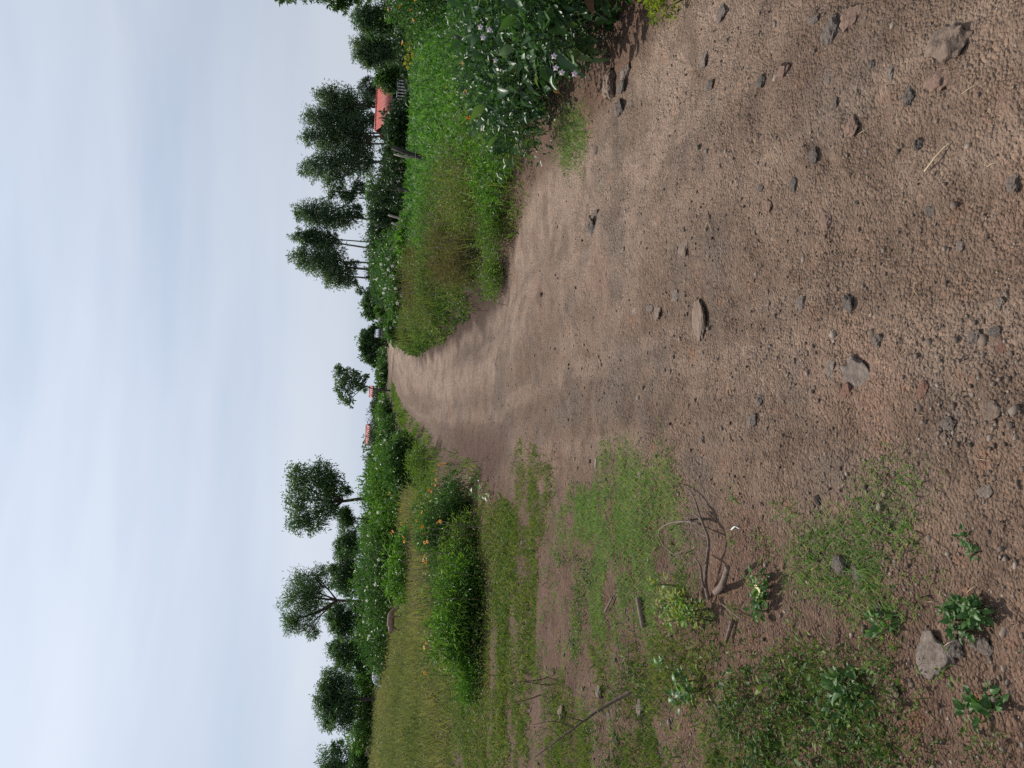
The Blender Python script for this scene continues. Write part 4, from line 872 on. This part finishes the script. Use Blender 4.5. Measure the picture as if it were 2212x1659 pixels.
for (Y, d, rx, rz, lab) in [(715, 130, 3.2, .75, 'far bush where the road vanishes, right one'), (742, 125, 3.0, .8, 'far bush behind the end of the road'), (768, 118, 2.8, .75, 'far bush left of the road end'), (795, 105, 2.6, .75, 'far bush under the wide spreading tree'), (815, 95, 2.2, .7, 'far bush right of the ragged tree trunk, behind the verge'), (700, 120, 2.6, .85, 'far bush below the round dark tree')]:
    p = AT(825, Y, d); bush('far_bush', lab, 'bush', (p[0], d), (rx, rx * .6, rz), 2000, .32, M_BUSH, 'far bushes around the end of the road', lumps=8)
# clipped hedge mounds
for (X, Y, d, rx, rz, lab) in [(780, 1040, 50, 1.15, .95, 'clipped rounded hedge mound right of the curved trunk'), (778, 1085, 50, 1.2, 1.0, 'clipped rounded hedge mound behind the curved trunk'), (795, 995, 58, 1.4, .95, 'dark low hedge before the far red roofs'), (800, 900, 75, 1.8, 1.0, 'dark shrub mass before the small white building'), (800, 870, 80, 1.6, 1.0, 'low dark shrub left of the far red gable'), (798, 940, 80, 2.0, 1.15, 'dark shrub under the far red roof')]:
    p = AT(X, Y, d); bush('hedge_mound', lab, 'hedge', (p[0], d), (rx, rx * .8, rz), 3400, .16, M_DARK if 'dark' in lab else M_DKBUSH, 'hedges before the far houses', lumps=7)

# unseen shrub added beyond the left edge so its shade falls into the corner
bush('shade_shrub', 'unseen shrub added beyond the lower left corner to shade the weeds', 'shrub', (-1.5, 1.95), (.42, .42, .22), 5000, .018, M_BUSH, None, lumps=7)
# far wooded skyline that reads as one mass
mb = MB(); L = []
for i in range(120):
    Y = rng.uniform(-700, 2300); d = rng.uniform(150, 230); p = AT(815, Y, d); hgt = rng.uniform(1.6, 3.6) * (1.25 if Y < 400 else 1)
    L.append((np.array([p[0], d, hgt * .45]), np.array([rng.uniform(3.5, 7), 3, hgt * .55])))
lobes_leaves(mb, L, 26000, .8, .5, 20, .2, 0, T_LEAF, .1, (.4, .2))
tag(mb.obj('far_treeline', M_DKBUSH), 'far dark line of trees and bushes along the horizon', 'treeline', kind='stuff')

# --- dark hedge behind the maize, one shrub after another
hedge = empty('dark_hedge', (17.0, 38.0, 0), 'tall dark hedge running behind the maize field', 'hedge')
mbs, mbl = MB(), MB(); L = []
for i in range(26):
    Y = 0 + i * 26; d = np.interp(Y, [0, 300, 400, 560, 640], [37, 41, 48, 66, 80]); p = AT(880, Y, d); top = np.interp(Y, [0, 120, 180, 200, 245, 260, 330, 420, 520, 640], [1.25, 1.1, .8, .7, .7, 1.5, 1.6, 2.0, 2.4, 2.6]) + rng.normal(0, .12)
    for s in range(3):
        L.append((np.array([p[0] + rng.normal(0, .3), d + rng.normal(0, .4), top * (.3 + .28 * s)]), np.array([.75, .6, top * .3])))
    for s in range(3):
        b = np.array([p[0] + rng.normal(0, .3), d + rng.normal(0, .2), -.02]); tube(mbs, [b, b + [rng.normal(0, .1), 0, top * .8]], [.05, .02], 5)
lobes_leaves(mbl, L, 46000, .2, .5, 20, .32, 0, T_LEAF, .1, (.3, .2))
mbs.obj('stem', M_BARK, hedge); mbl.obj('foliage', M_DARK, hedge)['kind'] = 'stuff'
for (X, Y, d, rx, rz, mat, lab) in [(862, 268, 44, .95, .95, M_DARK, 'round dark bush left of the porch'), (848, 300, 40, 1.1, .8, M_DARK, 'dark hedge bulge left of the round dark bush'), (800, 440, 60, 1.9, 1.7, M_DKBUSH, 'dark thicket between the eucalyptus trunks'), (805, 500, 62, 2.0, 1.6, M_DKBUSH, 'dark thicket below the slender eucalyptus'), (812, 560, 64, 2.0, 1.4, M_DKBUSH, 'dark thicket under the tallest eucalyptus'), (818, 612, 66, 1.8, 1.3, M_DKBUSH, 'last dark thicket before the round tree')]:
    p = AT(X, Y, d); bush('dark_bush', lab, 'bush', (p[0], d), (rx, rx * .8, rz), 7000, .22, mat, 'dark bushes along the hedge', lumps=7)
for (X, Y, lab) in [(872, 137, 'yellow flowering bush before the dark conifer'), (872, 90, 'small yellow tinged bush right of the yellow flowering one')]:
    p = AT(X, Y, 35); rt, L = bush('yellow_bush', lab, 'bush', (p[0], 35), (.5, .5, .5), 1200, .12, M_BUSH, 'yellow flowering bushes', lumps=5)
    for k in range(34 if Y > 100 else 10):
        c, r = L[rng.integers(len(L))]; q = c + norm(rng.normal(size=3) + [-.2, -1.1, .6]) * r * 1.04; put_flower(rt, q, .09, F_Y, False, (-.1, -1, .5))

# ------------------------------------------------------------------ fence posts
GP = 'old fence posts beside the maize'
def post(top, bottom, d, r, label, mat, fork=False):
    a, b = AT(bottom[0], bottom[1], d), AT(top[0], top[1], d); g = float(H(a[0], a[1])); dirn = (b - a) / max(b[2] - a[2], .05); a = a + dirn * (g - .1 - a[2])
    root = empty('fence_post', a, label, 'post', GP)
    mb = MB(); k = 7; pts = np.linspace(a, b, k) + rng.normal(0, r * .12, (k, 3)); tube(mb, pts, np.linspace(r * 1.1, r * .8, k) * rng.uniform(.94, 1.06, k), 9)
    mb.obj('shaft', mat, root)
    if fork:
        mb = MB(); m = a + (b - a) * .55; e = b + np.array([-.16, 0, -.06]); tube(mb, [m + [-.03, 0, 0], (m + e) / 2 + [-.05, 0, 0], e], [r * .55, r * .42, r * .3], 7); mb.obj('split_branch', M_PALEPOST, root)
        mb = MB(); tube(mb, curve_pts([m + [-.08, -.05, -.1], m + [-.14, -.05, -.02], m + [.02, -.09, 0], m + [.10, -.05, -.04]], 10), .008, 5); mb.obj('wire_tie', M_PALEPOST, root)
post((976, 77), (1018, 97), 8.2, .036, 'charred black post leaning in the weeds at the right', M_POST)
post((846, 318), (925, 345), 19, .068, 'tall dark forked post leaning in front of the maize', M_POST, True)
for i, (t, b, d, m, lab) in enumerate([((858, 406), (880, 412), 30, M_POST, 'short dark post at the right end of the far row'), ((839, 464), (868, 473), 34, M_PALEPOST, 'tall pale slanting post first in the far row'), ((846, 481), (872, 491), 35, M_PALEPOST, 'pale slanting post second in the far row'),
        ((851, 496), (873, 504), 38, M_POST, 'dark stub post after the two pale ones'), ((850, 512), (874, 518), 40, M_POST, 'grey weathered post in the middle of the far row'), ((850, 537), (872, 541), 42, M_PALEPOST, 'pale upright post after the middle gap'), ((846, 547), (870, 551), 44, M_POST, 'upright post close beside the pale upright one'),
        ((844, 554), (868, 558), 46, M_POST, 'third upright post of the close trio'), ((845, 572), (862, 577), 50, M_POST, 'leaning post left of the close trio'), ((837, 586), (856, 597), 54, M_POST, 'crossed post slanting left'), ((836, 597), (856, 604), 56, M_PALEPOST, 'pale thin post near the far end'), ((831, 603), (853, 612), 58, M_PALEPOST, 'pale thin post at the far end of the row'), ((826, 614), (848, 617), 60, M_PALEPOST, 'last thin pale stake by the lilac bushes')]):
    post(t, b, d, .055 if i not in (10, 11, 12) else .04, lab, m)

# ------------------------------------------------------------------ houses
M_ROOF = solid('red_roof_paint', (.30, .055, .045), (.38, .085, .065), 3, 0.5, 0.05, spec=.4)
M_WALL = solid('plaster', (.10, .085, .075), (.18, .155, .135), 4, 0.9, 0.1)
M_WHITE = solid('white_wall', (.55, .53, .5), (.7, .68, .64), 4, 0.85, 0.05)
M_DKWALL = solid('dark_timber', (.018, .014, .012), (.04, .03, .025), 5, 0.9, 0.1)
M_BAL = solid('white_baluster', (.42, .42, .40), (.56, .56, .53), 5, 0.7, 0.05)
M_BLUEROOF = solid('zinc_roof', (.16, .19, .24), (.24, .28, .34), 3, 0.4, 0.05)
M_GLASS = solid('dark_glass', (.02, .025, .03), (.04, .045, .05), 3, 0.15, 0, spec=.6)
def quad(mb, a, b, c, d, th=(0, 0, .03)):
    th = np.asarray(th); P8 = [np.asarray(q, float) for q in (a, b, c, d)]; V = P8 + [q + th for q in P8]
    mb.add(V, [[0, 2, 1], [0, 3, 2], [4, 5, 6], [4, 6, 7], [0, 1, 5], [0, 5, 4], [1, 2, 6], [1, 6, 5], [2, 3, 7], [2, 7, 6], [3, 0, 4], [3, 4, 7]])
def house(name, label, d, Xr, Xe, Y0, Y1, depth, sheets, roofmat, wallmat, porch=False, yaw=0.0, small=False, windows=2):
    eL, eR = AT(Xe, Y1, d), AT(Xe, Y0, d); ztop = AT(Xr, (Y0 + Y1) / 2, d + depth)[2]; ze = (eL[2] + eR[2]) / 2
    x0, x1 = eL[0], eR[0]; cx = (x0 + x1) / 2
    gz = float(H(cx, d)); root = empty(name, (cx, d, gz), label, 'house', 'red roofed houses' if roofmat is M_ROOF else None)
    root_loc = np.array([cx, d, 0.0]); ze -= gz; ztop -= gz
    def put(mb, nm, mat, par=root): 
        o = bpy.data.objects.new(nm, mb.mesh(nm, mat, root_loc)); col.objects.link(o); o.parent = par; return o
    mb = MB(); box(mb, (x0 + .25, d + .9, -.1), (x1 - .25, d + 2 * depth - .5, ze - .02)); put(mb, 'wall', wallmat)
    mb = MB(); tube(mb, [[x0, d + depth, ztop + .04], [x1, d + depth, ztop + .04]], .09, 6); rf = put(mb, 'roof', roofmat)
    w = (x1 - x0) / sheets
    for i in range(sheets):
        a, b = x0 + i * w, x0 + (i + 1) * w - .012; lift = .012 * (i % 2)
        mb = MB(); quad(mb, (a, d, ze + lift), (b, d, ze + lift), (b, d + depth, ztop + lift), (a, d + depth, ztop + lift))
        tube(mb, [[a + .03, d - .01, ze + .05 + lift], [a + .03, d + depth, ztop + .05 + lift]], .022, 5)
        put(mb, 'roof_sheet', roofmat, rf)
    mb = MB(); quad(mb, (x0, d + depth, ztop), (x1, d + depth, ztop), (x1, d + 2 * depth, ze), (x0, d + 2 * depth, ze)); put(mb, 'back_slope', roofmat, rf)
    mb = MB()
    for xx in (x0 + .26, x1 - .27): mb.add([[xx, d + .9, ze - .02], [xx, d + 2 * depth - .5, ze - .02], [xx, d + depth, ztop - .02], [xx + .02, d + .9, ze - .02], [xx + .02, d + 2 * depth - .5, ze - .02], [xx + .02, d + depth, ztop - .02]], [[0, 1, 2], [3, 5, 4], [0, 3, 4], [0, 4, 1], [1, 4, 5], [1, 5, 2], [2, 5, 3], [2, 3, 0]])
    put(mb, 'gable', wallmat)
    mb = MB(); box(mb, (x0 - .03, d - .05, ze - .16), (x1 + .03, d - .02, ze - .01)); put(mb, 'fascia', M_WALL, rf)
    for i in range(windows):
        q = x0 + (x1 - x0) * (i + .5) / windows
        mb = MB(); box(mb, (q - .5, d + .86, .9), (q + .5, d + .897, min(2.0, ze - .3))); wn = put(mb, 'window', M_BAL)
        for s in (-.46, .03):
            mb = MB(); box(mb, (q + s, d + .84, .95), (q + s + .43, d + .857, min(1.95, ze - .35))); put(mb, 'pane', M_GLASS, wn)
    if porch:
        mb = MB(); box(mb, (x0, d - .1, .0), (x1, d + .85, .35)); put(mb, 'porch_floor', M_WALL)
        mb = MB(); box(mb, (x0, d - .08, 1.05), (x1, d + .04, 1.13)); rail = put(mb, 'porch_rail', M_BAL)
        prof = [(.36, .05), (.45, .05), (.55, .075), (.7, .055), (.85, .03), (.95, .05), (1.05, .05)]
        mb = MB(); tube(mb, [[0, 0, z] for z, _ in prof], [r for _, r in prof], 7); bm_ = mb.mesh('baluster', M_BAL)
        k = int((x1 - x0) / .26)
        for i in range(k):
            o = bpy.data.objects.new('baluster', bm_); col.objects.link(o); o.parent = rail; o.location = (x0 + .13 + i * .26 - cx, -.02, 0)
        for i in range(4):
            q = x0 + .1 + i * (x1 - x0 - .2) / 3; mb = MB(); tube(mb, [[q, d + .1, .3], [q, d + .1, ze]], .08, 8); put(mb, 'porch_column', M_WALL)
    return root
house('red_roofed_house', 'house with a red metal roof and white balustraded porch', 66, 815, 845, 150, 262, 3.0, 22, M_ROOF, M_DKWALL, porch=True)
house('red_gabled_house', 'low far house with a red gable beside the ragged tree trunk', 105, 799, 806, 834, 860, 2.5, 6, M_ROOF, M_WHITE)
house('long_red_house', 'long far red roof peeping over the hedges', 100, 791, 799, 920, 962, 2.5, 10, M_ROOF, M_WHITE)
house('white_hut', 'small white building between the far red roofs', 98, 800, 803, 880, 890, 1.4, 3, M_BLUEROOF, M_WHITE, windows=1)
house('zinc_roofed_hut', 'far hut with a bluish zinc roof under the spreading tree', 100, 812, 819, 710, 728, 1.8, 5, M_BLUEROOF, M_WALL, windows=1)
house('dark_hut', 'tiny dark open hut left of the round dark tree', 95, 818, 822, 684, 692, 1.2, 3, M_WALL, M_DKWALL, windows=1)

# ------------------------------------------------------------------ goats
def goat(name, label, loc, yaw, scale, m_body, m_head, head_down=True, spots=None):
    me = bpy.data.meshes.new('body')
    V = [(0, 0, .56), (.25, 0, .57), (.45, 0, .60), (-.28, 0, .58), (-.42, 0, .56)]            # spine: mid, chest, withers-neck, loin, rump
    R = [(.17, .19), (.15, .18), (.12, .15), (.15, .17), (.09, .11)]
    E = [(0, 1), (1, 2), (0, 3), (3, 4)]
    def chain(start, pts, rad):
        prev = start
        for p, r in zip(pts, rad):
            V.append(p); R.append((r, r)); E.append((prev, len(V) - 1)); prev = len(V) - 1
        return prev
    for s in (-1, 1):
        chain(1, [(.30, .10 * s, .40), (.31, .10 * s, .22), (.30, .10 * s, .20), (.31, .10 * s, .02)], [.06, .035, .034, .03])
        chain(3, [(-.33, .10 * s, .42), (-.28, .10 * s, .32), (-.38, .10 * s, .20), (-.36, .10 * s, .02)], [.075, .05, .034, .03])
    if head_down: nk = chain(2, [(.60, 0, .48), (.70, 0, .30), (.78, 0, .16), (.84, 0, .07)], [.085, .065, .06, .035])
    else: nk = chain(2, [(.55, 0, .74), (.62, 0, .88), (.74, 0, .86), (.82, 0, .80)], [.085, .07, .06, .035])
    chain(4, [(-.50, 0, .60), (-.55, 0, .54)], [.025, .018])
    me.from_pydata([Vector(v) for v in V], E, []); me.update()
    root = empty(name, loc, label, 'goat', 'goats grazing in the left field'); root.rotation_euler = (0, 0, yaw); root.scale = (scale,) * 3
    o = bpy.data.objects.new('body', me); col.objects.link(o); o.parent = root
    sk = o.modifiers.new('skin', 'SKIN')
    for i, r in enumerate(R): me.skin_vertices[0].data[i].radius = r
    me.skin_vertices[0].data[0].use_root = True
    ss = o.modifiers.new('sub', 'SUBSURF'); ss.levels = 2; ss.render_levels = 2
    me.materials.append(m_body)
    hz = .20 if head_down else .92; hx = .72 if head_down else .62
    for s in (-1, 1):
        mb = MB(); scatter(mb, T_LEAF, np.array([[hx, .05 * s, hz]]), np.array([[-.3, s, -.3]]), np.array([[0, 0, 1.]]), .13, .06, .5); e = bpy.data.objects.new('ear', mb.mesh('ear', m_head)); col.objects.link(e); e.parent = root
        mb = MB(); tube(mb, curve_pts([[hx, .025 * s, hz + .03], [hx - .07, .04 * s, hz + .10], [hx - .15, .05 * s, hz + .11]], 6), np.linspace(.016, .004, 6), 5); e = bpy.data.objects.new('horn', mb.mesh('horn', M_POST)); col.objects.link(e); e.parent = root
    if spots:
        mb = MB(); v, f = ICO; mb.add(v * [.10, .05, .09] + [.20, -.155, .50], f); e = bpy.data.objects.new('dark_patch', mb.mesh('dark_patch', M_DKWALL, smooth=True)); col.objects.link(e); e.parent = root
    return root
M_GW = solid('white_coat', (.62, .62, .64), (.78, .78, .79), 9, 0.9, 0.1); M_GB = solid('brown_coat', (.07, .045, .03), (.14, .09, .065), 6, 0.9, 0.1); M_GP = solid('fawn_coat', (.15, .095, .07), (.27, .18, .14), 6, 0.9, 0.1)
p = P(842, 1455); goat('white_goat', 'white goat grazing head down in the dry field', (p[0], p[1], p[2] + .26), math.radians(195), .74, M_GW, M_GW, True, True)
p = P(880, 1345); goat('fawn_goat', 'pale fawn goat grazing deep in the field grass', (p[0], p[1], p[2] + .2), math.radians(15), .62, M_GP, M_GB, True)

# ------------------------------------------------------------------ small things in the foreground
root = empty('dead_branch', P(1531, 1291), 'bare dead branch curving over the soil beside the yellowish shrub', 'branch')
def zpt(zx, zy, h): return P(1410 + zx * .1961, 1030.4 + zy * .1961, h)
mb = MB(); main = [zpt(620, 1330, .01), zpt(580, 1150, .04), zpt(600, 900, .05), zpt(615, 700, .055), zpt(560, 540, .05), zpt(510, 400, .045), zpt(440, 200, .03), zpt(310, 80, .01)]
tube(mb, curve_pts(main, 40), np.linspace(.0095, .0028, 40), 8); mb.obj('main_stem', M_TWIG, root, True)
for pts, r0, r1 in [([zpt(530, 520, .05), zpt(360, 490, .08), zpt(180, 510, .08), zpt(80, 580, .06), zpt(70, 650, .05), zpt(120, 760, .04), zpt(230, 850, .03), zpt(330, 920, .015)], .006, .002),
                    ([zpt(550, 500, .05), zpt(500, 440, .05), zpt(450, 405, .05)], .006, .004), ([zpt(595, 660, .055), zpt(510, 610, .05), zpt(450, 560, .04)], .004, .002),
                    ([zpt(570, 1220, .05), zpt(540, 1120, .07), zpt(520, 980, .08), zpt(450, 880, .07)], .007, .003), ([zpt(440, 200, .03), zpt(470, 200, .015)], .003, .002), ([zpt(430, 500, .07), zpt(360, 440, .08), zpt(365, 400, .08)], .003, .0015), ([zpt(250, 850, .04), zpt(320, 820, .05), zpt(390, 800, .04)], .003, .001)]:
    mb = MB(); tube(mb, curve_pts(pts, 18), np.linspace(r0, r1, 18), 6); mb.obj('twig', M_TWIG, root, True)
def stick(name, label, pts, r0, r1, mat, cat='stick', n=14):
    mb = MB(); o = pts[0]; tube(mb, curve_pts(pts, n), np.linspace(r0, r1, n), 7); tag(mb.obj(name, mat, origin=o, smooth=True), label, cat)
stick('root_stub', 'thick brown root stub rising from the hollow beside the dead branch', [zpt(690, 1270, -.01), zpt(760, 1200, .05), zpt(800, 1090, .07), zpt(825, 990, .08)], .017, .011, M_TWIG, 'root')
stick('straw_stem', 'bent yellow straw stem lying on the right gravel', [P(1997, 370, .012), P(2020, 340, .02), P(2040, 318, .012), P(2054, 309, .004)], .0028, .0012, M_STRAWSTEM, 'straw')
stick('pale_twig', 'pale dry twig lying straight in the grass edge', [P(1288, 990, .02), P(1287, 1010, .012)], .009, .008, M_PALEPOST)
stick('bent_straw', 'thin bent straw in the middle of the road', [P(1538, 500, .008), P(1528, 480, .01), P(1520, 497 + 8, .004)], .0022, .001, M_STRAWSTEM, 'straw')
stick('short_stick', 'short pale stick lying in the mottled grass', [P(1305, 1320, .02), P(1323, 1290, .02)], .008, .006, M_TWIG)
stick('charred_log', 'short dark charred stick in the grass left of the side track', [P(1380, 1290, .015), P(1390, 1355, .02)], .022, .016, M_TWIG)
stick('grey_stick', 'grey stick slanting between weeds below the dead branch', [P(1582, 1340, .02), P(1567, 1390, .03)], .012, .006, M_TWIG)
stick('dry_stalk', 'long thin dry stalk lying on bare soil below the dead branch', [P(1560, 1305, .01), P(1590, 1330, .03), P(1625, 1350, .02)], .003, .002, M_TWIG)
for i in range(90):            # little straws and chaff on the gravel, joined: too small to pick apart
    if i == 0: mb = MB()
    X, Y = rng.uniform(1500, 2190), rng.uniform(60, 1400); a = P(X, Y, .006); b = a + np.append(rng.normal(0, .022, 2), rng.uniform(-.002, .006)); tube(mb, [a, (a + b) / 2 + [0, 0, .004], b], [.0008, .001, .0005], 4)
tag(mb.obj('chaff', M_STRAWSTEM), 'scattered straw chaff on the gravel', 'straw', kind='stuff')
# leaning bare stems at far left
root = empty('bare_shrub', P(1372, 1490), 'leafless shrub with one long stem leaning across the grass at left', 'shrub')
b0 = P(1372, 1490, 0)
mb = MB(); s1 = [b0, AT(1300, 1530, 4.35), AT(1230, 1580, 4.35), AT(1150, 1640, 4.4)]; tube(mb, curve_pts(s1, 20), np.linspace(.012, .003, 20), 6); mb.obj('stem', M_TWIG, root, True)
for (X0, Y0, X1, Y1) in [(1290, 1536, 1340, 1548), (1260, 1558, 1180, 1540), (1240, 1572, 1150, 1566), (1210, 1595, 1160, 1570), (1190, 1610, 1200, 1659), (1330, 1512, 1350, 1470)]:
    mb = MB(); a, b = AT(X0, Y0, 4.35), AT(X1, Y1, 4.35 + rng.normal(0, .1)); b[2] = max(b[2], float(H(b[0], b[1])) + .01); tube(mb, curve_pts([a, (a + b) / 2 + rng.normal(0, .015, 3), b], 8), np.linspace(.004, .0012, 8), 5); mb.obj('twig', M_TWIG, root, True)
root = empty('bare_shrub', P(1185, 1462), 'thin bare twigs standing in the grass by the side track', 'shrub')
for (X0, Y0, X1, Y1) in [(1185, 1462, 1100, 1475), (1185, 1480, 1120, 1470), (1170, 1500, 1100, 1520), (1210, 1470, 1185, 1520)]:
    mb = MB(); a = P(X0, Y0); b = AT(X1, Y1, a[1] + rng.normal(0, .15)); b[2] = max(b[2], float(H(b[0], b[1])) + .02); tube(mb, curve_pts([a, (a + b) / 2 + rng.normal(0, .03, 3), b], 8), np.linspace(.006, .002, 8), 5); mb.obj('twig', M_TWIG, root, True)
# litter
mb = MB(); a = P(1580, 1145, .006); b = P(1588, 1138, .012); c = P(1597, 1142, .004)
for q in (0,): 
    pts = curve_pts([a, b, c], 9); w = np.array([0, .005, .003]); V = np.concatenate([pts - w, pts + w]); F = []
    for i in range(8): F += [[i, i + 1, i + 10], [i, i + 10, i + 9]]
    mb.add(V, F)
o = mb.obj('plastic_strip', M_WHITE, origin=a); o.modifiers.new('thick', 'SOLIDIFY').thickness = .0015
tag(o, 'curled white plastic strip on bare soil', 'litter')
stone(1638, 1273, 22, 26, 'pale', 'cream coloured crumb beside the small leafy plant', .7, .2, name='cream_crumb', cat='crumb', rough=.45)
bpy.context.view_layer.objects['cream_crumb'].data.materials[0] = solid('cream_crumb', (.62, .52, .28), (.78, .68, .42), 60, .8, .4)
del bpy.context.view_layer.objects['cream_crumb']['group']
# small plants near the camera; every large leaf is its own piece
leaf_small = []
for i, (mt, w) in enumerate([(M_BUSH, .5), (M_BUSH, .62), (M_BRIGHT, .55), (M_YELLOW, .55)]):
    mb = MB(); T = _bigleaf(5, .3, .12, .03); mb.add(T[0] * [1, w, 1], T[1], .35 + .15 * i); leaf_small.append(mb.mesh('leaf', mt, smooth=True))
def small_plant(name, label, spots, h, n, size, meshes, r=.05, stem=True, cat='plant', group=None):
    p0 = spots[0]; root = empty(name, p0, label, cat, group)
    mb = MB(); ends = []
    for s in spots:
        e = np.asarray(s) + [rng.normal(0, r * .3), rng.normal(0, r * .3), h * rng.uniform(.7, 1)]; ends.append((np.asarray(s), e)); tube(mb, [np.asarray(s) - [0, 0, .01], e], [.004, .002], 5)
    mb.obj('stem', M_STEM, root)['kind'] = 'stuff'
    for i in range(n):
        s, e = ends[i % len(ends)]; u = rng.random(); p = s + (e - s) * (.15 + .85 * u); d = rdir(1, .35, .5)[0]; p = p + d * r * rng.uniform(.1, .8) * (1.1 - u * .6)
        p[2] = max(p[2], float(H(p[0], p[1])) + .012)
        nn = norm(rng.normal(size=3) * .35 + [0, -.2, 1]); side = norm(np.cross(nn, d)); up = np.cross(d, side); s_ = size * rng.uniform(.6, 1.25)
        o = leaf_copy(meshes[rng.integers(len(meshes))]); o.parent = root
        m = Matrix([[d[k] * s_, side[k] * s_, up[k] * s_, 0] for k in range(3)] + [[0, 0, 0, 1]]); m.translation = Vector(p) - root.location; o.matrix_local = m
small_plant('seedling', 'small upright leafy plant with rounded leaves beside the cream crumb', [P(1660, 1320), P(1662, 1295), P(1665, 1270), P(1660, 1240)], .08, 64, .034, leaf_small[:3], .035)
small_plant('dense_weed', 'small dense dark green weed cushion at the lower left', [P(2110 + dx, 1330 + dy) for dx, dy in [(0, 0), (22, 12), (-22, 10), (12, -26), (-14, -24), (0, 28), (26, -10), (-30, -5)]], .06, 190, .022, leaf_small[:2], .03)
small_plant('yellow_shrub', 'yellowish green shrub at the foot of the dead branch', [P(1500 + dx, 1305 + dy) for dx, dy in [(0, 0), (-25, -20), (-38, -40), (15, 25), (30, 10), (-10, 30), (40, 38), (-30, 15)]], .15, 250, .032, leaf_small[2:], .07)
small_plant('leafy_weed', 'broad leaved weed sprawling above the split brown block', [P(1840, 1470), P(1850, 1500), P(1835, 1530), P(1870, 1480)], .09, 44, .045, leaf_small[:2], .05)
small_plant('leafy_weed', 'big leaved weed at the left of the yellowish shrub', [P(1500, 1470), P(1520, 1490), P(1490, 1510), P(1470, 1455)], .12, 90, .04, leaf_small[:3], .07)
small_plant('leafy_weed', 'soft grey green weed at the lower left corner', [P(2140, 1500), P(2165, 1530), P(2120, 1525)], .05, 36, .03, leaf_small[:2], .04)
small_plant('leafy_weed', 'tiny rosette weed on the lower gravel', [P(2090, 1160), P(2110, 1195)], .02, 26, .018, leaf_small[:2], .025)
small_plant('leafy_weed', 'sprig with two pale leaves standing at the road edge by the thicket', [P(1062, 1062), P(1050, 1040)], .3, 22, .09, leaf_small[:3], .12)
small_plant('leafy_weed', 'green weed tuft on the upper left of the mottled grass', [P(1930, 1350), P(1915, 1340)], .06, 30, .028, leaf_small[:3], .035)
print('tris', sum(len(o.data.polygons) * (1 if o.name.startswith(('x',)) else 1) for o in bpy.data.objects if o.type == 'MESH' and o.data.users == 1), len(bpy.data.objects))
